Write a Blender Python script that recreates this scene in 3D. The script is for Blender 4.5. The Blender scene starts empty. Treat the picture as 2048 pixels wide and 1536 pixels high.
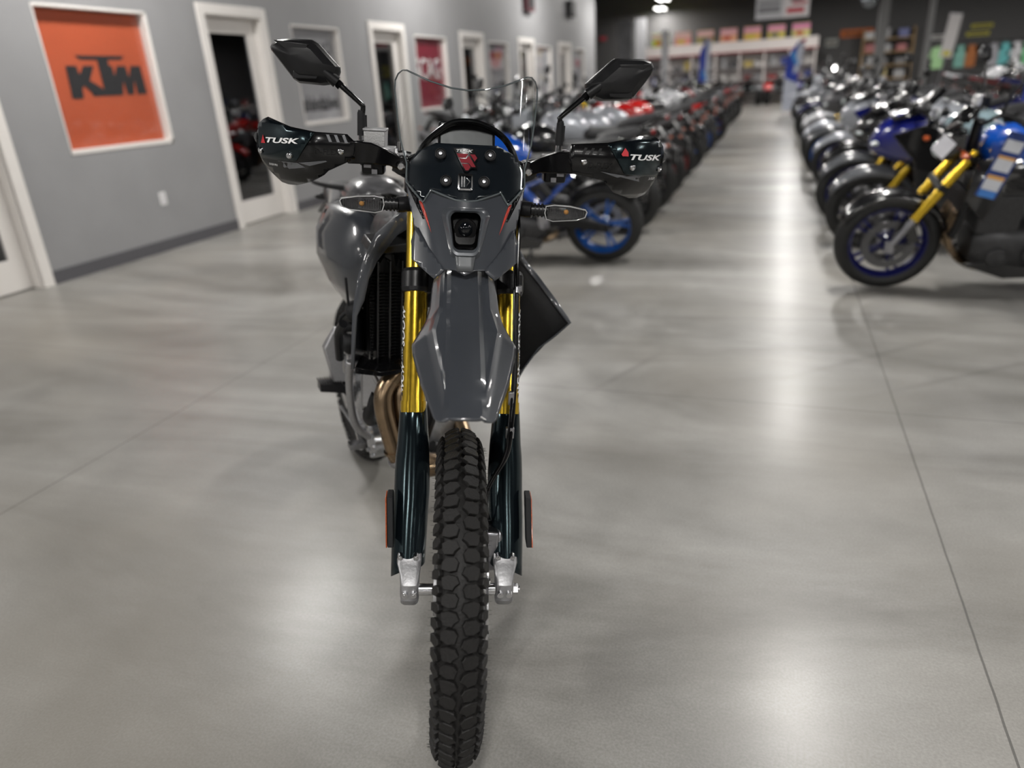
import bpy, bmesh, math, random
from mathutils import Vector, Matrix
from math import sin, cos, pi, radians, atan2, sqrt, tan
scene = bpy.context.scene
col = scene.collection
random.seed(7)
# ------------------------------------------------------------------ camera
CAM_H = 1.34
YAW = radians(20.12); PITCH = radians(22.69); ROLL = radians(3.5)
cam_d = bpy.data.cameras.new('camera'); cam = bpy.data.objects.new('camera', cam_d); col.objects.link(cam)
scene.camera = cam
cam_d.sensor_width = 36.0; cam_d.lens = 1440.0 / 2048.0 * 36.0
cam_d.clip_start = 0.05; cam_d.clip_end = 120
cam_d.dof.use_dof = True; cam_d.dof.focus_distance = 1.47; cam_d.dof.aperture_fstop = 1.7
cam.matrix_world = (Matrix.Translation((0, 0, CAM_H)) @ Matrix.Rotation(YAW, 4, 'Z')
                    @ Matrix.Rotation(pi / 2 - PITCH, 4, 'X') @ Matrix.Rotation(-ROLL, 4, 'Z'))
# ------------------------------------------------------------------ world, exposure
w = bpy.data.worlds.new('world'); scene.world = w; w.use_nodes = True
w.node_tree.nodes['Background'].inputs[0].default_value = (0.75, 0.8, 0.9, 1)
w.node_tree.nodes['Background'].inputs[1].default_value = 0.05
scene.view_settings.view_transform = 'Standard'; scene.view_settings.look = 'None'
scene.view_settings.exposure = 0.0; scene.view_settings.gamma = 1.0
scene.view_settings.use_curve_mapping = False
LAMP_POWER = 122.0
LAMPS = [(x, y) for x in (-4.3, 0.55, 5.6, 10.6) for y in (-20.5, -14.1, -7.7, -1.3, 5.1, 11.5, 17.9, 24.3, 30.7)]
LAMPS.append((-5.0, 35.0))
LAMP_Z = 3.9
for (x, y) in LAMPS:
    ld = bpy.data.lights.new('ceiling_lamp_light', 'AREA'); ld.shape = 'RECTANGLE'; ld.size = 0.30; ld.size_y = 1.15
    ld.energy = LAMP_POWER; ld.color = (1.0, 0.975, 0.94)
    lo = bpy.data.objects.new('ceiling_lamp_light', ld); col.objects.link(lo)
    lo.location = (x, y, LAMP_Z - 0.06)

# ------------------------------------------------------------------ materials
MATS = {}
def newmat(name):
    m = bpy.data.materials.new(name); m.use_nodes = True
    nt = m.node_tree; b = nt.nodes['Principled BSDF']
    return m, nt, b
def setin(b, k, v):
    if k in b.inputs: b.inputs[k].default_value = v
def mat(name, c, rough=0.5, metal=0.0, coat=0.0, nscale=40.0, namt=0.06, bump=0.0, spec=0.5, coat_rough=0.05, emit=None):
    if name in MATS: return MATS[name]
    m, nt, b = newmat(name)
    setin(b, 'Metallic', metal); setin(b, 'Coat Weight', coat); setin(b, 'Coat Roughness', coat_rough)
    setin(b, 'Specular IOR Level', spec)
    tc = nt.nodes.new('ShaderNodeTexCoord'); nz = nt.nodes.new('ShaderNodeTexNoise')
    nz.inputs['Scale'].default_value = nscale; nz.inputs['Detail'].default_value = 3
    nt.links.new(tc.outputs['Object'], nz.inputs['Vector'])
    mx = nt.nodes.new('ShaderNodeMix'); mx.data_type = 'RGBA'
    c4 = (c[0], c[1], c[2], 1)
    mx.inputs[6].default_value = tuple(max(0, q * (1 - namt * 2)) for q in c) + (1,)
    mx.inputs[7].default_value = tuple(min(1, q * (1 + namt * 2)) for q in c) + (1,)
    nt.links.new(nz.outputs['Fac'], mx.inputs[0]); nt.links.new(mx.outputs[2], b.inputs['Base Color'])
    mr = nt.nodes.new('ShaderNodeMapRange')
    mr.inputs['To Min'].default_value = max(0.01, rough * 0.85); mr.inputs['To Max'].default_value = min(1, rough * 1.15)
    nt.links.new(nz.outputs['Fac'], mr.inputs['Value']); nt.links.new(mr.outputs[0], b.inputs['Roughness'])
    if bump:
        bp = nt.nodes.new('ShaderNodeBump'); bp.inputs['Strength'].default_value = bump; bp.inputs['Distance'].default_value = 0.002
        nt.links.new(nz.outputs['Fac'], bp.inputs['Height']); nt.links.new(bp.outputs[0], b.inputs['Normal'])
    if emit:
        setin(b, 'Emission Color', (emit[0], emit[1], emit[2], 1)); setin(b, 'Emission Strength', emit[3])
    MATS[name] = m
    return m
def glassmat(name, tint, ior=1.45, rough=0.02, trans=0.96, base=None):
    if name in MATS: return MATS[name]
    m = bpy.data.materials.new(name); m.use_nodes = True; nt = m.node_tree; nt.nodes.clear()
    out = nt.nodes.new('ShaderNodeOutputMaterial'); tr = nt.nodes.new('ShaderNodeBsdfTransparent')
    tr.inputs[0].default_value = (tint[0] * trans, tint[1] * trans, tint[2] * trans, 1)
    gl = nt.nodes.new('ShaderNodeBsdfGlossy'); gl.inputs['Roughness'].default_value = rough
    fr = nt.nodes.new('ShaderNodeFresnel'); ge = nt.nodes.new('ShaderNodeNewGeometry'); mr = nt.nodes.new('ShaderNodeMapRange')
    mr.inputs['To Min'].default_value = ior; mr.inputs['To Max'].default_value = 1.0 / ior   # thin sheet: same reflectance from both faces
    nt.links.new(ge.outputs['Backfacing'], mr.inputs['Value']); nt.links.new(mr.outputs[0], fr.inputs['IOR'])
    mx = nt.nodes.new('ShaderNodeMixShader')
    tc = nt.nodes.new('ShaderNodeTexCoord'); nz = nt.nodes.new('ShaderNodeTexNoise'); nz.inputs['Scale'].default_value = 6
    bp = nt.nodes.new('ShaderNodeBump'); bp.inputs['Strength'].default_value = 0.03; bp.inputs['Distance'].default_value = 0.01
    nt.links.new(tc.outputs['Object'], nz.inputs['Vector']); nt.links.new(nz.outputs['Fac'], bp.inputs['Height'])
    nt.links.new(bp.outputs[0], gl.inputs['Normal'])
    nt.links.new(fr.outputs[0], mx.inputs[0]); nt.links.new(tr.outputs[0], mx.inputs[1]); nt.links.new(gl.outputs[0], mx.inputs[2])
    nt.links.new(mx.outputs[0], out.inputs[0]); MATS[name] = m
    return m
GREY = mat('dark_grey_paint', (0.040, 0.044, 0.052), 0.30, 0.0, 0.8, 30, 0.03, coat_rough=0.03)
GREYL = mat('light_grey_vinyl', (0.13, 0.135, 0.145), 0.4)
GBLACK = mat('gloss_black_plastic', (0.004, 0.004, 0.0045), 0.16, 0, 0.25, 30, 0.1, coat_rough=0.04, spec=0.3)
PBLACK = mat('teal_highlight_black_guard', (0.003, 0.0045, 0.006), 0.15, 0.0, 0.0, 20, 0.1, spec=0.55)
setin(PBLACK.node_tree.nodes['Principled BSDF'], 'Specular Tint', (0.62, 0.86, 0.92, 1))  # teal cast of bluish light put into the guard's highlight colour
SBLACK = mat('satin_black_plastic', (0.007, 0.007, 0.008), 0.34, 0, 0, 60, 0.1, 0.10, spec=0.35)
MBLACK = mat('matte_black_plastic', (0.010, 0.010, 0.011), 0.6, 0, 0, 80, 0.1, 0.3, spec=0.3)
RUBBER = mat('tyre_rubber', (0.0105, 0.0098, 0.0095), 0.6, 0, 0, 220, 0.25, 0.5, spec=0.35)
RUBBERB = mat('showroom_tyre_rubber', (0.010, 0.010, 0.010), 0.6, 0, 0, 60, 0.2, 0.3)
GOLD = mat('gold_anodised_metal', (0.78, 0.52, 0.05), 0.20, 1.0, 0, 90, 0.05)
SILVER = mat('cast_aluminium', (0.42, 0.42, 0.43), 0.48, 1.0, 0, 150, 0.1, 0.25)
CHROME = mat('bright_steel', (0.6, 0.6, 0.61), 0.2, 1.0, 0, 60, 0.03)
STEEL = mat('dull_steel', (0.35, 0.35, 0.37), 0.3, 1.0, 0, 90, 0.1)
HEADER = mat('heat_tinted_steel', (0.27, 0.195, 0.125), 0.28, 1.0, 0, 14, 0.35)
WHITE = mat('white_vinyl', (0.8, 0.8, 0.8), 0.45)
RED = mat('red_vinyl', (0.17, 0.006, 0.014), 0.6, spec=0.2)
REDB = mat('red_orange_stripe', (0.42, 0.04, 0.025), 0.3, 0, 0.6)
AMBER = mat('amber_reflector', (0.36, 0.065, 0.012), 0.3, 0, 0.5, 300, 0.4)
BULB = mat('amber_bulb', (0.85, 0.42, 0.12), 0.15, 0.2, 0.5)
SHIELD = glassmat('clear_polycarbonate', (0.93, 0.95, 0.95), 1.42, 0.02, 0.93)
SHEDGE = mat('polycarbonate_edge', (0.10, 0.115, 0.12), 0.12, 0, 0.6)
LENS = glassmat('clear_lens', (0.7, 0.7, 0.7), 1.3, 0.02)
PANE = glassmat('door_glass', (0.5, 0.52, 0.55), 2.3, 0.01)
REFLECTOR = mat('ribbed_lens_reflector', (0.22, 0.22, 0.23), 0.18, 0.9, 0, 300, 0.3, 0.5)
SEATM = mat('seat_vinyl', (0.02, 0.02, 0.022), 0.55, 0, 0, 300, 0.1, 0.4)

# ------------------------------------------------------------------ mesh builder
class MB:
    def __init__(s, T=None):
        s.bm = bmesh.new(); s.T = T; s.mi = 0
    def V(s, p):
        p = Vector(p)
        if s.T is not None: p = s.T @ p
        return s.bm.verts.new(p)
    def F(s, vs):
        try:
            f = s.bm.faces.new(vs); f.material_index = s.mi; return f
        except ValueError: return None
    def raw(s, verts, faces):
        vs = [s.V(p) for p in verts]
        for f in faces: s.F([vs[i] for i in f])
    def box(s, c, sz, R=None, top=None):
        c = Vector(c); hx, hy, hz = sz[0] / 2, sz[1] / 2, sz[2] / 2
        t = top or (1, 1)
        ps = [(-hx, -hy, -hz), (hx, -hy, -hz), (hx, hy, -hz), (-hx, hy, -hz),
              (-hx * t[0], -hy * t[1], hz), (hx * t[0], -hy * t[1], hz), (hx * t[0], hy * t[1], hz), (-hx * t[0], hy * t[1], hz)]
        if R is not None: ps = [R @ Vector(p) for p in ps]
        s.raw([c + Vector(p) for p in ps], [(3, 2, 1, 0), (4, 5, 6, 7), (0, 1, 5, 4), (1, 2, 6, 5), (2, 3, 7, 6), (3, 0, 4, 7)])
    def bbox(s, x0, x1, y0, y1, z0, z1):
        s.box(((x0 + x1) / 2, (y0 + y1) / 2, (z0 + z1) / 2), (x1 - x0, y1 - y0, z1 - z0))
    def frame(s, d):
        d = Vector(d).normalized(); a = Vector((0, 0, 1)) if abs(d.z) < 0.9 else Vector((1, 0, 0))
        u = d.cross(a).normalized(); v = d.cross(u).normalized(); return d, u, v
    def rings(s, rings, cap=True, closed=False):
        n = len(rings[0]); vr = [[s.V(p) for p in r] for r in rings]
        m = len(vr)
        for i in range(m if closed else m - 1):
            a = vr[i]; b = vr[(i + 1) % m]
            for j in range(n):
                k = (j + 1) % n; s.F([a[j], a[k], b[k], b[j]])
        if cap and not closed:
            s.F(list(reversed(vr[0]))); s.F(vr[-1])
        return vr
    def cyl(s, p, q, r, r2=None, n=16, cap=True):
        p = Vector(p); q = Vector(q); r2 = r if r2 is None else r2
        d, u, v = s.frame(q - p)
        s.rings([[p + (u * cos(2 * pi * i / n) + v * sin(2 * pi * i / n)) * r for i in range(n)],
                 [q + (u * cos(2 * pi * i / n) + v * sin(2 * pi * i / n)) * r2 for i in range(n)]], cap)
    def tube(s, pts, r, n=10, closed=False, smooth=0):
        pts = [Vector(p) for p in pts]
        if smooth:
            out = []; m = len(pts)
            for i in range(m if closed else m - 1):
                p0 = pts[(i - 1) % m] if (closed or i > 0) else pts[0]; p1 = pts[i]; p2 = pts[(i + 1) % m]
                p3 = pts[(i + 2) % m] if (closed or i + 2 < m) else pts[-1]
                for k in range(smooth):
                    t = k / smooth
                    out.append(0.5 * ((2 * p1) + (p2 - p0) * t + (2 * p0 - 5 * p1 + 4 * p2 - p3) * t * t + (3 * p1 - p0 - 3 * p2 + p3) * t ** 3))
            if not closed: out.append(pts[-1])
            if isinstance(r, (list, tuple)):
                rr = []
                for i in range(len(out)):
                    f = i / max(1, len(out) - 1) * (len(r) - 1); a = int(min(f, len(r) - 2)); rr.append(r[a] + (r[a + 1] - r[a]) * (f - a))
                r = rr
            pts = out
        m = len(pts); rings = []; u = None
        for i in range(m):
            if closed: t = (pts[(i + 1) % m] - pts[i - 1]).normalized()
            else: t = (pts[min(i + 1, m - 1)] - pts[max(i - 1, 0)]).normalized()
            if u is None: _, u, _v = s.frame(t)
            else:
                u = (u - t * u.dot(t))
                u = u.normalized() if u.length > 1e-6 else s.frame(t)[1]
            v = t.cross(u); ri = r[i] if isinstance(r, (list, tuple)) else r
            rings.append([pts[i] + (u * cos(2 * pi * k / n) + v * sin(2 * pi * k / n)) * ri for k in range(n)])
        s.rings(rings, True, closed)
    def lathe(s, prof, o, axis, n=24, closed=False):
        o = Vector(o); d, u, v = s.frame(axis)
        s.rings([[o + d * h + (u * cos(2 * pi * i / n) + v * sin(2 * pi * i / n)) * r for i in range(n)] for (r, h) in prof], True, closed)
    def ell(s, c, r, n=16, m=10, R=None):
        c = Vector(c); rings = []
        for i in range(1, m):
            a = -pi / 2 + pi * i / m
            ring = [Vector((cos(a) * cos(2 * pi * k / n) * r[0], cos(a) * sin(2 * pi * k / n) * r[1], sin(a) * r[2])) for k in range(n)]
            if R is not None: ring = [R @ p for p in ring]
            rings.append([c + p for p in ring])
        s.rings(rings, True)
    def prism(s, poly, vec):
        vec = Vector(vec); a = [s.V(p) for p in poly]; b = [s.V(Vector(p) + vec) for p in poly]; n = len(poly)
        s.F(list(reversed(a))); s.F(b)
        for i in range(n): s.F([a[i], a[(i + 1) % n], b[(i + 1) % n], b[i]])
    def loft(s, secs, cap=True):
        s.rings(secs, cap)
    def patch(s, outline, fn, step=0.012, hole=None):
        """outline in 2D, cut by a grid, mapped by fn(a,b)->3D"""
        t = bmesh.new(); vs = [t.verts.new((a, b, 0)) for a, b in outline]; t.faces.new(vs)
        xs = [a for a, b in outline]; ys = [b for a, b in outline]
        def cut(lo, hi, no):
            n = max(1, int((hi - lo) / step))
            for i in range(1, n):
                q = lo + (hi - lo) * i / n
                co = (q, 0, 0) if no[0] else (0, q, 0)
                bmesh.ops.bisect_plane(t, geom=t.verts[:] + t.edges[:] + t.faces[:], dist=1e-6, plane_co=co, plane_no=no)
        cut(min(xs), max(xs), (1, 0, 0)); cut(min(ys), max(ys), (0, 1, 0))
        t.verts.index_update()
        nv = [s.V(fn(v.co.x, v.co.y)) for v in t.verts]
        for f in t.faces:
            c = f.calc_center_median()
            if hole is None or not hole(c.x, c.y): s.F([nv[v.index] for v in f.verts])
        t.free()
    def done_each(s, name, m, parent=None, **k):
        """one object per loose piece"""
        bm = s.bm; bmesh.ops.remove_doubles(bm, verts=bm.verts, dist=1e-6); seen = set(); out = []
        for v0 in bm.verts:
            if v0 in seen: continue
            st = [v0]; comp = {v0}
            while st:
                v = st.pop()
                for e in v.link_edges:
                    q = e.other_vert(v)
                    if q not in comp: comp.add(q); st.append(q)
            seen |= comp; mb = MB(); mp = {v: mb.bm.verts.new(v.co) for v in comp}
            fs = {f for v in comp for f in v.link_faces}
            for f in sorted(fs, key=lambda f: f.index):
                try: mb.bm.faces.new([mp[v] for v in f.verts])
                except ValueError: pass
            out.append(mb.done(name, m, parent, **k))
        bm.free(); return out
    def done(s, name, m, parent=None, solid=0, soff=0.0, bevel=0, sub=0, ang=35, loc=None, rim=None, segs=2):
        bmesh.ops.remove_doubles(s.bm, verts=s.bm.verts, dist=1e-6)
        bmesh.ops.recalc_face_normals(s.bm, faces=s.bm.faces)
        me = bpy.data.meshes.new(name); s.bm.to_mesh(me); s.bm.free()
        for x in (m if isinstance(m, (list, tuple)) else [m]): me.materials.append(x)
        me.polygons.foreach_set('use_smooth', [True] * len(me.polygons))
        try: me.set_sharp_from_angle(angle=radians(ang))
        except Exception: pass
        o = bpy.data.objects.new(name, me); col.objects.link(o)
        if parent is not None: o.parent = parent
        if loc is not None: o.location = loc
        if bevel:
            b = o.modifiers.new('bevel', 'BEVEL'); b.width = bevel; b.segments = segs; b.limit_method = 'ANGLE'; b.angle_limit = radians(35)
        if solid:
            q = o.modifiers.new('solid', 'SOLIDIFY'); q.thickness = solid; q.offset = soff
            if rim is not None: me.materials.append(rim); q.material_offset_rim = 1
        if sub:
            q = o.modifiers.new('sub', 'SUBSURF'); q.levels = sub; q.render_levels = sub
        return o
def text2d(txt, x0, x1, y0, y1, shear=0.0, bold=0.0, spacing=1.0):
    cu = bpy.data.curves.new('t', 'FONT'); cu.body = txt; cu.size = 1; cu.shear = shear; cu.offset = bold; cu.space_character = spacing
    cu.fill_mode = 'FRONT'; cu.resolution_u = 3
    o = bpy.data.objects.new('t', cu); col.objects.link(o)
    dg = bpy.context.evaluated_depsgraph_get(); me = bpy.data.meshes.new_from_object(o.evaluated_get(dg))
    xs = [v.co.x for v in me.vertices]; ys = [v.co.y for v in me.vertices]
    ax, bx, ay, by = min(xs), max(xs), min(ys), max(ys)
    V = [(x0 + (v.co.x - ax) / (bx - ax) * (x1 - x0), y0 + (v.co.y - ay) / (by - ay) * (y1 - y0)) for v in me.vertices]
    Fc = [tuple(p.vertices) for p in me.polygons]
    bpy.data.objects.remove(o); bpy.data.curves.remove(cu); bpy.data.meshes.remove(me)
    return V, Fc
def lerp(x, xs, ys):
    if x <= xs[0]: return ys[0]
    for i in range(len(xs) - 1):
        if x <= xs[i + 1]: return ys[i] + (ys[i + 1] - ys[i]) * (x - xs[i]) / (xs[i + 1] - xs[i])
    return ys[-1]
def tag(o, label=None, cat=None, group=None, kind=None):
    if label: o['label'] = label
    if cat: o['category'] = cat
    if group: o['group'] = group
    if kind: o['kind'] = kind
    return o
def empty(name, loc=(0, 0, 0), rz=0):
    o = bpy.data.objects.new(name, None); col.objects.link(o); o.location = loc; o.rotation_euler = (0, 0, rz)
    o.empty_display_size = 0.1
    return o
def kids(o): return [c for c in o.children]
def copy_tree(o, parent=None):
    c = o.copy(); col.objects.link(c)
    c.parent = parent
    for ch in list(o.children): copy_tree(ch, c)
    return c
# ================================================================== ROOM
WX = -5.573
def floor_material():
    m, nt, b = newmat('polished_concrete'); N = nt.nodes.new; L = nt.links.new
    tc = N('ShaderNodeTexCoord')
    def noise(scale, detail=4, rough=0.55, vec=None, dist=0.0):
        n = N('ShaderNodeTexNoise'); n.inputs['Scale'].default_value = scale; n.inputs['Detail'].default_value = detail
        n.inputs['Roughness'].default_value = rough; n.inputs['Distortion'].default_value = dist
        L(vec or tc.outputs['Object'], n.inputs['Vector']); return n
    mp = N('ShaderNodeMapping'); mp.inputs['Scale'].default_value = (0.45, 1.5, 1); mp.inputs['Rotation'].default_value = (0, 0, 0.35)
    L(tc.outputs['Object'], mp.inputs['Vector'])
    n1 = noise(0.9, 5, 0.6, mp.outputs[0], 0.8); n2 = noise(5.0, 6, 0.65); n3 = noise(160, 2, 0.5)
    r1 = N('ShaderNodeValToRGB'); r1.color_ramp.elements[0].position = 0.30; r1.color_ramp.elements[0].color = (0.135, 0.128, 0.116, 1)
    r1.color_ramp.elements[1].position = 0.62; r1.color_ramp.elements[1].color = (0.315, 0.308, 0.293, 1)
    L(n1.outputs['Fac'], r1.inputs[0])
    def mixc(fac, a, bb, mode='MIX'):
        x = N('ShaderNodeMix'); x.data_type = 'RGBA'; x.blend_type = mode
        if isinstance(fac, float): x.inputs[0].default_value = fac
        else: L(fac, x.inputs[0])
        for i, q in ((6, a), (7, bb)):
            if isinstance(q, tuple): x.inputs[i].default_value = q
            else: L(q, x.inputs[i])
        return x.outputs[2]
    r2 = N('ShaderNodeValToRGB'); r2.color_ramp.elements[0].position = 0.3; r2.color_ramp.elements[0].color = (0.84, 0.84, 0.83, 1)
    r2.color_ramp.elements[1].position = 0.75; r2.color_ramp.elements[1].color = (1.1, 1.1, 1.1, 1); L(n2.outputs['Fac'], r2.inputs[0])
    c = mixc(0.8, r1.outputs[0], r2.outputs[0], 'MULTIPLY')
    r3 = N('ShaderNodeValToRGB'); r3.color_ramp.elements[0].position = 0.3; r3.color_ramp.elements[0].color = (0.80, 0.80, 0.79, 1)
    r3.color_ramp.elements[1].position = 0.72; r3.color_ramp.elements[1].color = (1.15, 1.15, 1.15, 1); L(n3.outputs['Fac'], r3.inputs[0])
    c = mixc(0.7, c, r3.outputs[0], 'MULTIPLY')
    # warm tinted patches
    n4 = noise(0.55, 3, 0.5); r4 = N('ShaderNodeValToRGB'); r4.color_ramp.elements[0].position = 0.45; r4.color_ramp.elements[0].color = (0, 0, 0, 1)
    r4.color_ramp.elements[1].position = 0.7; r4.color_ramp.elements[1].color = (0.6, 0.6, 0.6, 1); L(n4.outputs['Fac'], r4.inputs[0])
    c = mixc(r4.outputs[0], c, (0.285, 0.262, 0.225, 1))
    sx = N('ShaderNodeSeparateXYZ'); L(tc.outputs['Object'], sx.inputs[0])
    def math_(op, a, bb=None, cc=None):
        q = N('ShaderNodeMath'); q.operation = op
        for i, t in enumerate((a, bb, cc)):
            if t is None: continue
            if isinstance(t, (int, float)): q.inputs[i].default_value = t
            else: L(t, q.inputs[i])
        return q.outputs[0]
    wob = math_('MULTIPLY', math_('SUBTRACT', noise(9, 3).outputs['Fac'], 0.5), 0.004)
    def joint(coord, off, half, period=3.12):
        a = math_('ADD', math_('SUBTRACT', coord, off), wob)
        p = math_('PINGPONG', a, period / 2)
        return math_('LESS_THAN', p, half)
    # cut joints of the slab
    j1 = joint(sx.outputs[0], 0.568, 0.0028); j2 = joint(sx.outputs[1], 3.02, 0.0022)
    jt = math_('MAXIMUM', j1, j2)
    c = mixc(math_('MULTIPLY', jt, 0.72), c, (0.045, 0.042, 0.038, 1))
    # tyre scuffs: distance to segments
    def seg(ax, ay, bx, by, wd):
        dx, dy = bx - ax, by - ay; ll = dx * dx + dy * dy; ln = sqrt(ll)
        px = math_('SUBTRACT', sx.outputs[0], ax); py = math_('SUBTRACT', sx.outputs[1], ay)
        t = math_('ADD', math_('MULTIPLY', px, dx / ll), math_('MULTIPLY', py, dy / ll))
        d = math_('ABSOLUTE', math_('SUBTRACT', math_('MULTIPLY', px, dy / ln), math_('MULTIPLY', py, dx / ln)))
        d = math_('ADD', d, math_('MULTIPLY', wob, 4.0))
        m1 = N('ShaderNodeMapRange'); m1.inputs['From Min'].default_value = wd; m1.inputs['From Max'].default_value = 0; L(d, m1.inputs['Value'])
        ends = math_('MULTIPLY', math_('MULTIPLY', math_('GREATER_THAN', t, 0), math_('LESS_THAN', t, 1)), math_('PINGPONG', t, 0.5))
        return math_('MULTIPLY', m1.outputs[0], math_('MINIMUM', math_('MULTIPLY', ends, 3.0), 1.0))
    tot = None
    for sg in SCUFFS:
        q = seg(*sg); tot = q if tot is None else math_('MAXIMUM', tot, q)
    c = mixc(math_('MULTIPLY', tot, 0.26), c, (0.06, 0.057, 0.052, 1))
    # small pits and specks
    vo = N('ShaderNodeTexVoronoi'); vo.inputs['Scale'].default_value = 2.2; L(tc.outputs['Object'], vo.inputs['Vector'])
    sp = math_('LESS_THAN', vo.outputs['Distance'], 0.018)
    c = mixc(math_('MULTIPLY', sp, 0.6), c, (0.05, 0.045, 0.04, 1))
    L(c, b.inputs['Base Color'])
    mr = N('ShaderNodeMapRange'); mr.inputs['To Min'].default_value = 0.36; mr.inputs['To Max'].default_value = 0.52
    L(n2.outputs['Fac'], mr.inputs['Value']); L(mr.outputs[0], b.inputs['Roughness'])
    setin(b, 'Coat Weight', 0.28); setin(b, 'Coat Roughness', 0.24); setin(b, 'Specular IOR Level', 0.5)
    bp = N('ShaderNodeBump'); bp.inputs['Strength'].default_value = 0.10; bp.inputs['Distance'].default_value = 0.002
    L(n3.outputs['Fac'], bp.inputs['Height']); L(bp.outputs[0], b.inputs['Normal'])
    return m
SCUFFS = [(0.05, 3.25, 1.05, 4.15, 0.035), (0.30, 3.05, 1.9, 4.25, 0.030), (-0.75, 2.9, -0.45, 3.6, 0.03),
          (-1.25, 4.1, 1.5, 4.35, 0.05), (-4.7, 3.5, -2.6, 3.1, 0.22), (-4.9, 4.2, -2.9, 3.9, 0.16), (-4.2, 2.75, -2.7, 2.5, 0.14), (-3.4, 4.6, -2.0, 4.3, 0.1)]
FLOORM = floor_material()
WALLM = mat('grey_wall_paint', (0.262, 0.262, 0.268), 0.55, 0, 0, 3, 0.05)
DARKWALL = mat('charcoal_wall_paint', (0.085, 0.083, 0.084), 0.7, 0, 0, 3, 0.06)
CEILM = mat('black_ceiling_paint', (0.006, 0.006, 0.006), 0.95, 0, 0, 5, 0.1)
TRIMM = mat('white_trim_paint', (0.72, 0.69, 0.66), 0.4, 0, 0, 8, 0.02)
BASEM = mat('grey_vinyl_baseboard', (0.085, 0.083, 0.092), 0.45)
OFFICE = mat('dark_office_paint', (0.05, 0.05, 0.055), 0.8)
def struct(mb, name, m, **k):
    o = mb.done(name, m, **k); o['kind'] = 'structure'; return o
b = MB(); b.raw([(-9.5, -26, 0), (14, -26, 0), (14, 36.2, 0), (-9.5, 36.2, 0), (-9.5, -26, -.1), (14, -26, -.1), (14, 36.2, -.1), (-9.5, 36.2, -.1)],
    [(0, 1, 2, 3), (7, 6, 5, 4), (0, 4, 5, 1), (1, 5, 6, 2), (2, 6, 7, 3), (3, 7, 4, 0)]); struct(b, 'floor', FLOORM)
b = MB(); b.bbox(-9.5, 14, -26, 36.2, 4.6, 4.7); struct(b, 'ceiling', CEILM)
b = MB(); b.bbox(-9.5, 14, 36, 36.2, 0, 4.6); struct(b, 'wall_back', DARKWALL)
b = MB(); b.bbox(-9.5, 14, -26, -25.8, 0, 4.6); struct(b, 'wall_front', OFFICE)
b = MB(); b.bbox(14, 14.2, -26, 36.2, 0, 4.6); struct(b, 'wall_right', DARKWALL)
b = MB(); b.bbox(-9.7, -9.5, -26, 36.2, 0, 4.6); struct(b, 'wall_far_left', OFFICE)
# left wall with openings (doors: y0,y1 of the opening; windows likewise)
DOORS = [(3.27, 4.19), (6.76, 7.68), (10.24, 11.18), (13.62, 14.64), (17.04, 18.05), (20.45, 21.55)]
WINS = [(4.80, 5.98), (8.26, 9.34), (11.64, 12.90), (15.05, 16.25), (18.38, 19.66), (22.05, 23.3)]
DZ = 2.16; WZ0, WZ1 = 0.985, 2.13; TH = 0.16
ops = sorted([(a, c, 0, DZ) for a, c in DOORS] + [(a, c, WZ0, WZ1) for a, c in WINS])
b = MB(); y = -8.8
for (a, c, z0, z1) in ops:
    b.bbox(WX - TH, WX, y, a, 0, 4.6); b.bbox(WX - TH, WX, a, c, z1, 4.6)
    if z0 > 0: b.bbox(WX - TH, WX, a, c, 0, z0)
    y = c
b.bbox(WX - TH, WX, y, 24.8, 0, 4.6); b.bbox(-9.5, WX - TH, 24.64, 24.8, 0, 4.6)
struct(b, 'wall_left', WALLM)
y = -8.8; b = MB()
for (a, c) in DOORS:
    b.bbox(WX, WX + 0.012, y, a - 0.10, 0, 0.11); y = c + 0.10
b.bbox(WX, WX + 0.012, y, 24.8, 0, 0.11); struct(b, 'baseboard_left', BASEM)
# doors: casing, jamb, leaf with glass
for i, (a, c) in enumerate(DOORS):
    b = MB()
    for (p, q) in ((a - 0.10, a), (c, c + 0.10)): b.bbox(WX, WX + 0.022, p, q, 0, DZ + 0.10)
    b.bbox(WX, WX + 0.022, a, c, DZ, DZ + 0.10)
    b.bbox(WX - TH, WX, a - 0.004, a + 0.012, 0, DZ); b.bbox(WX - TH, WX, c - 0.012, c + 0.004, 0, DZ); b.bbox(WX - TH, WX, a, c, DZ - 0.012, DZ + 0.004)
    fr = b.done('door_%d' % (i + 1), TRIMM, bevel=0.004); fr['kind'] = 'structure'
    b = MB(); x0, x1 = WX - 0.135, WX - 0.09; p, q = a + 0.015, c - 0.015
    b.bbox(x0, x1, p, p + 0.13, 0.01, DZ - 0.015); b.bbox(x0, x1, q - 0.13, q, 0.01, DZ - 0.015)
    b.bbox(x0, x1, p + .13, q - .13, 0.01, 0.26); b.bbox(x0, x1, p + .13, q - .13, DZ - 0.16, DZ - 0.015)
    b.done('door_leaf', TRIMM, fr, bevel=0.003)
    b = MB(); b.bbox(x0 + .018, x0 + .026, p + .125, q - .125, 0.25, DZ - 0.155); g = b.done('door_glass', PANE, fr)
    b = MB(); hy = p + .065
    b.cyl((x1, hy, 1.0), (x1 + .05, hy, 1.0), .012); b.cyl((x1 + .045, hy, 1.0), (x1 + .045, hy + .11, 1.0), .009); b.cyl((x1, hy, 1.0), (x1 + .008, hy, 1.0), .03)
    b.done('door_handle', STEEL, fr)
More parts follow.
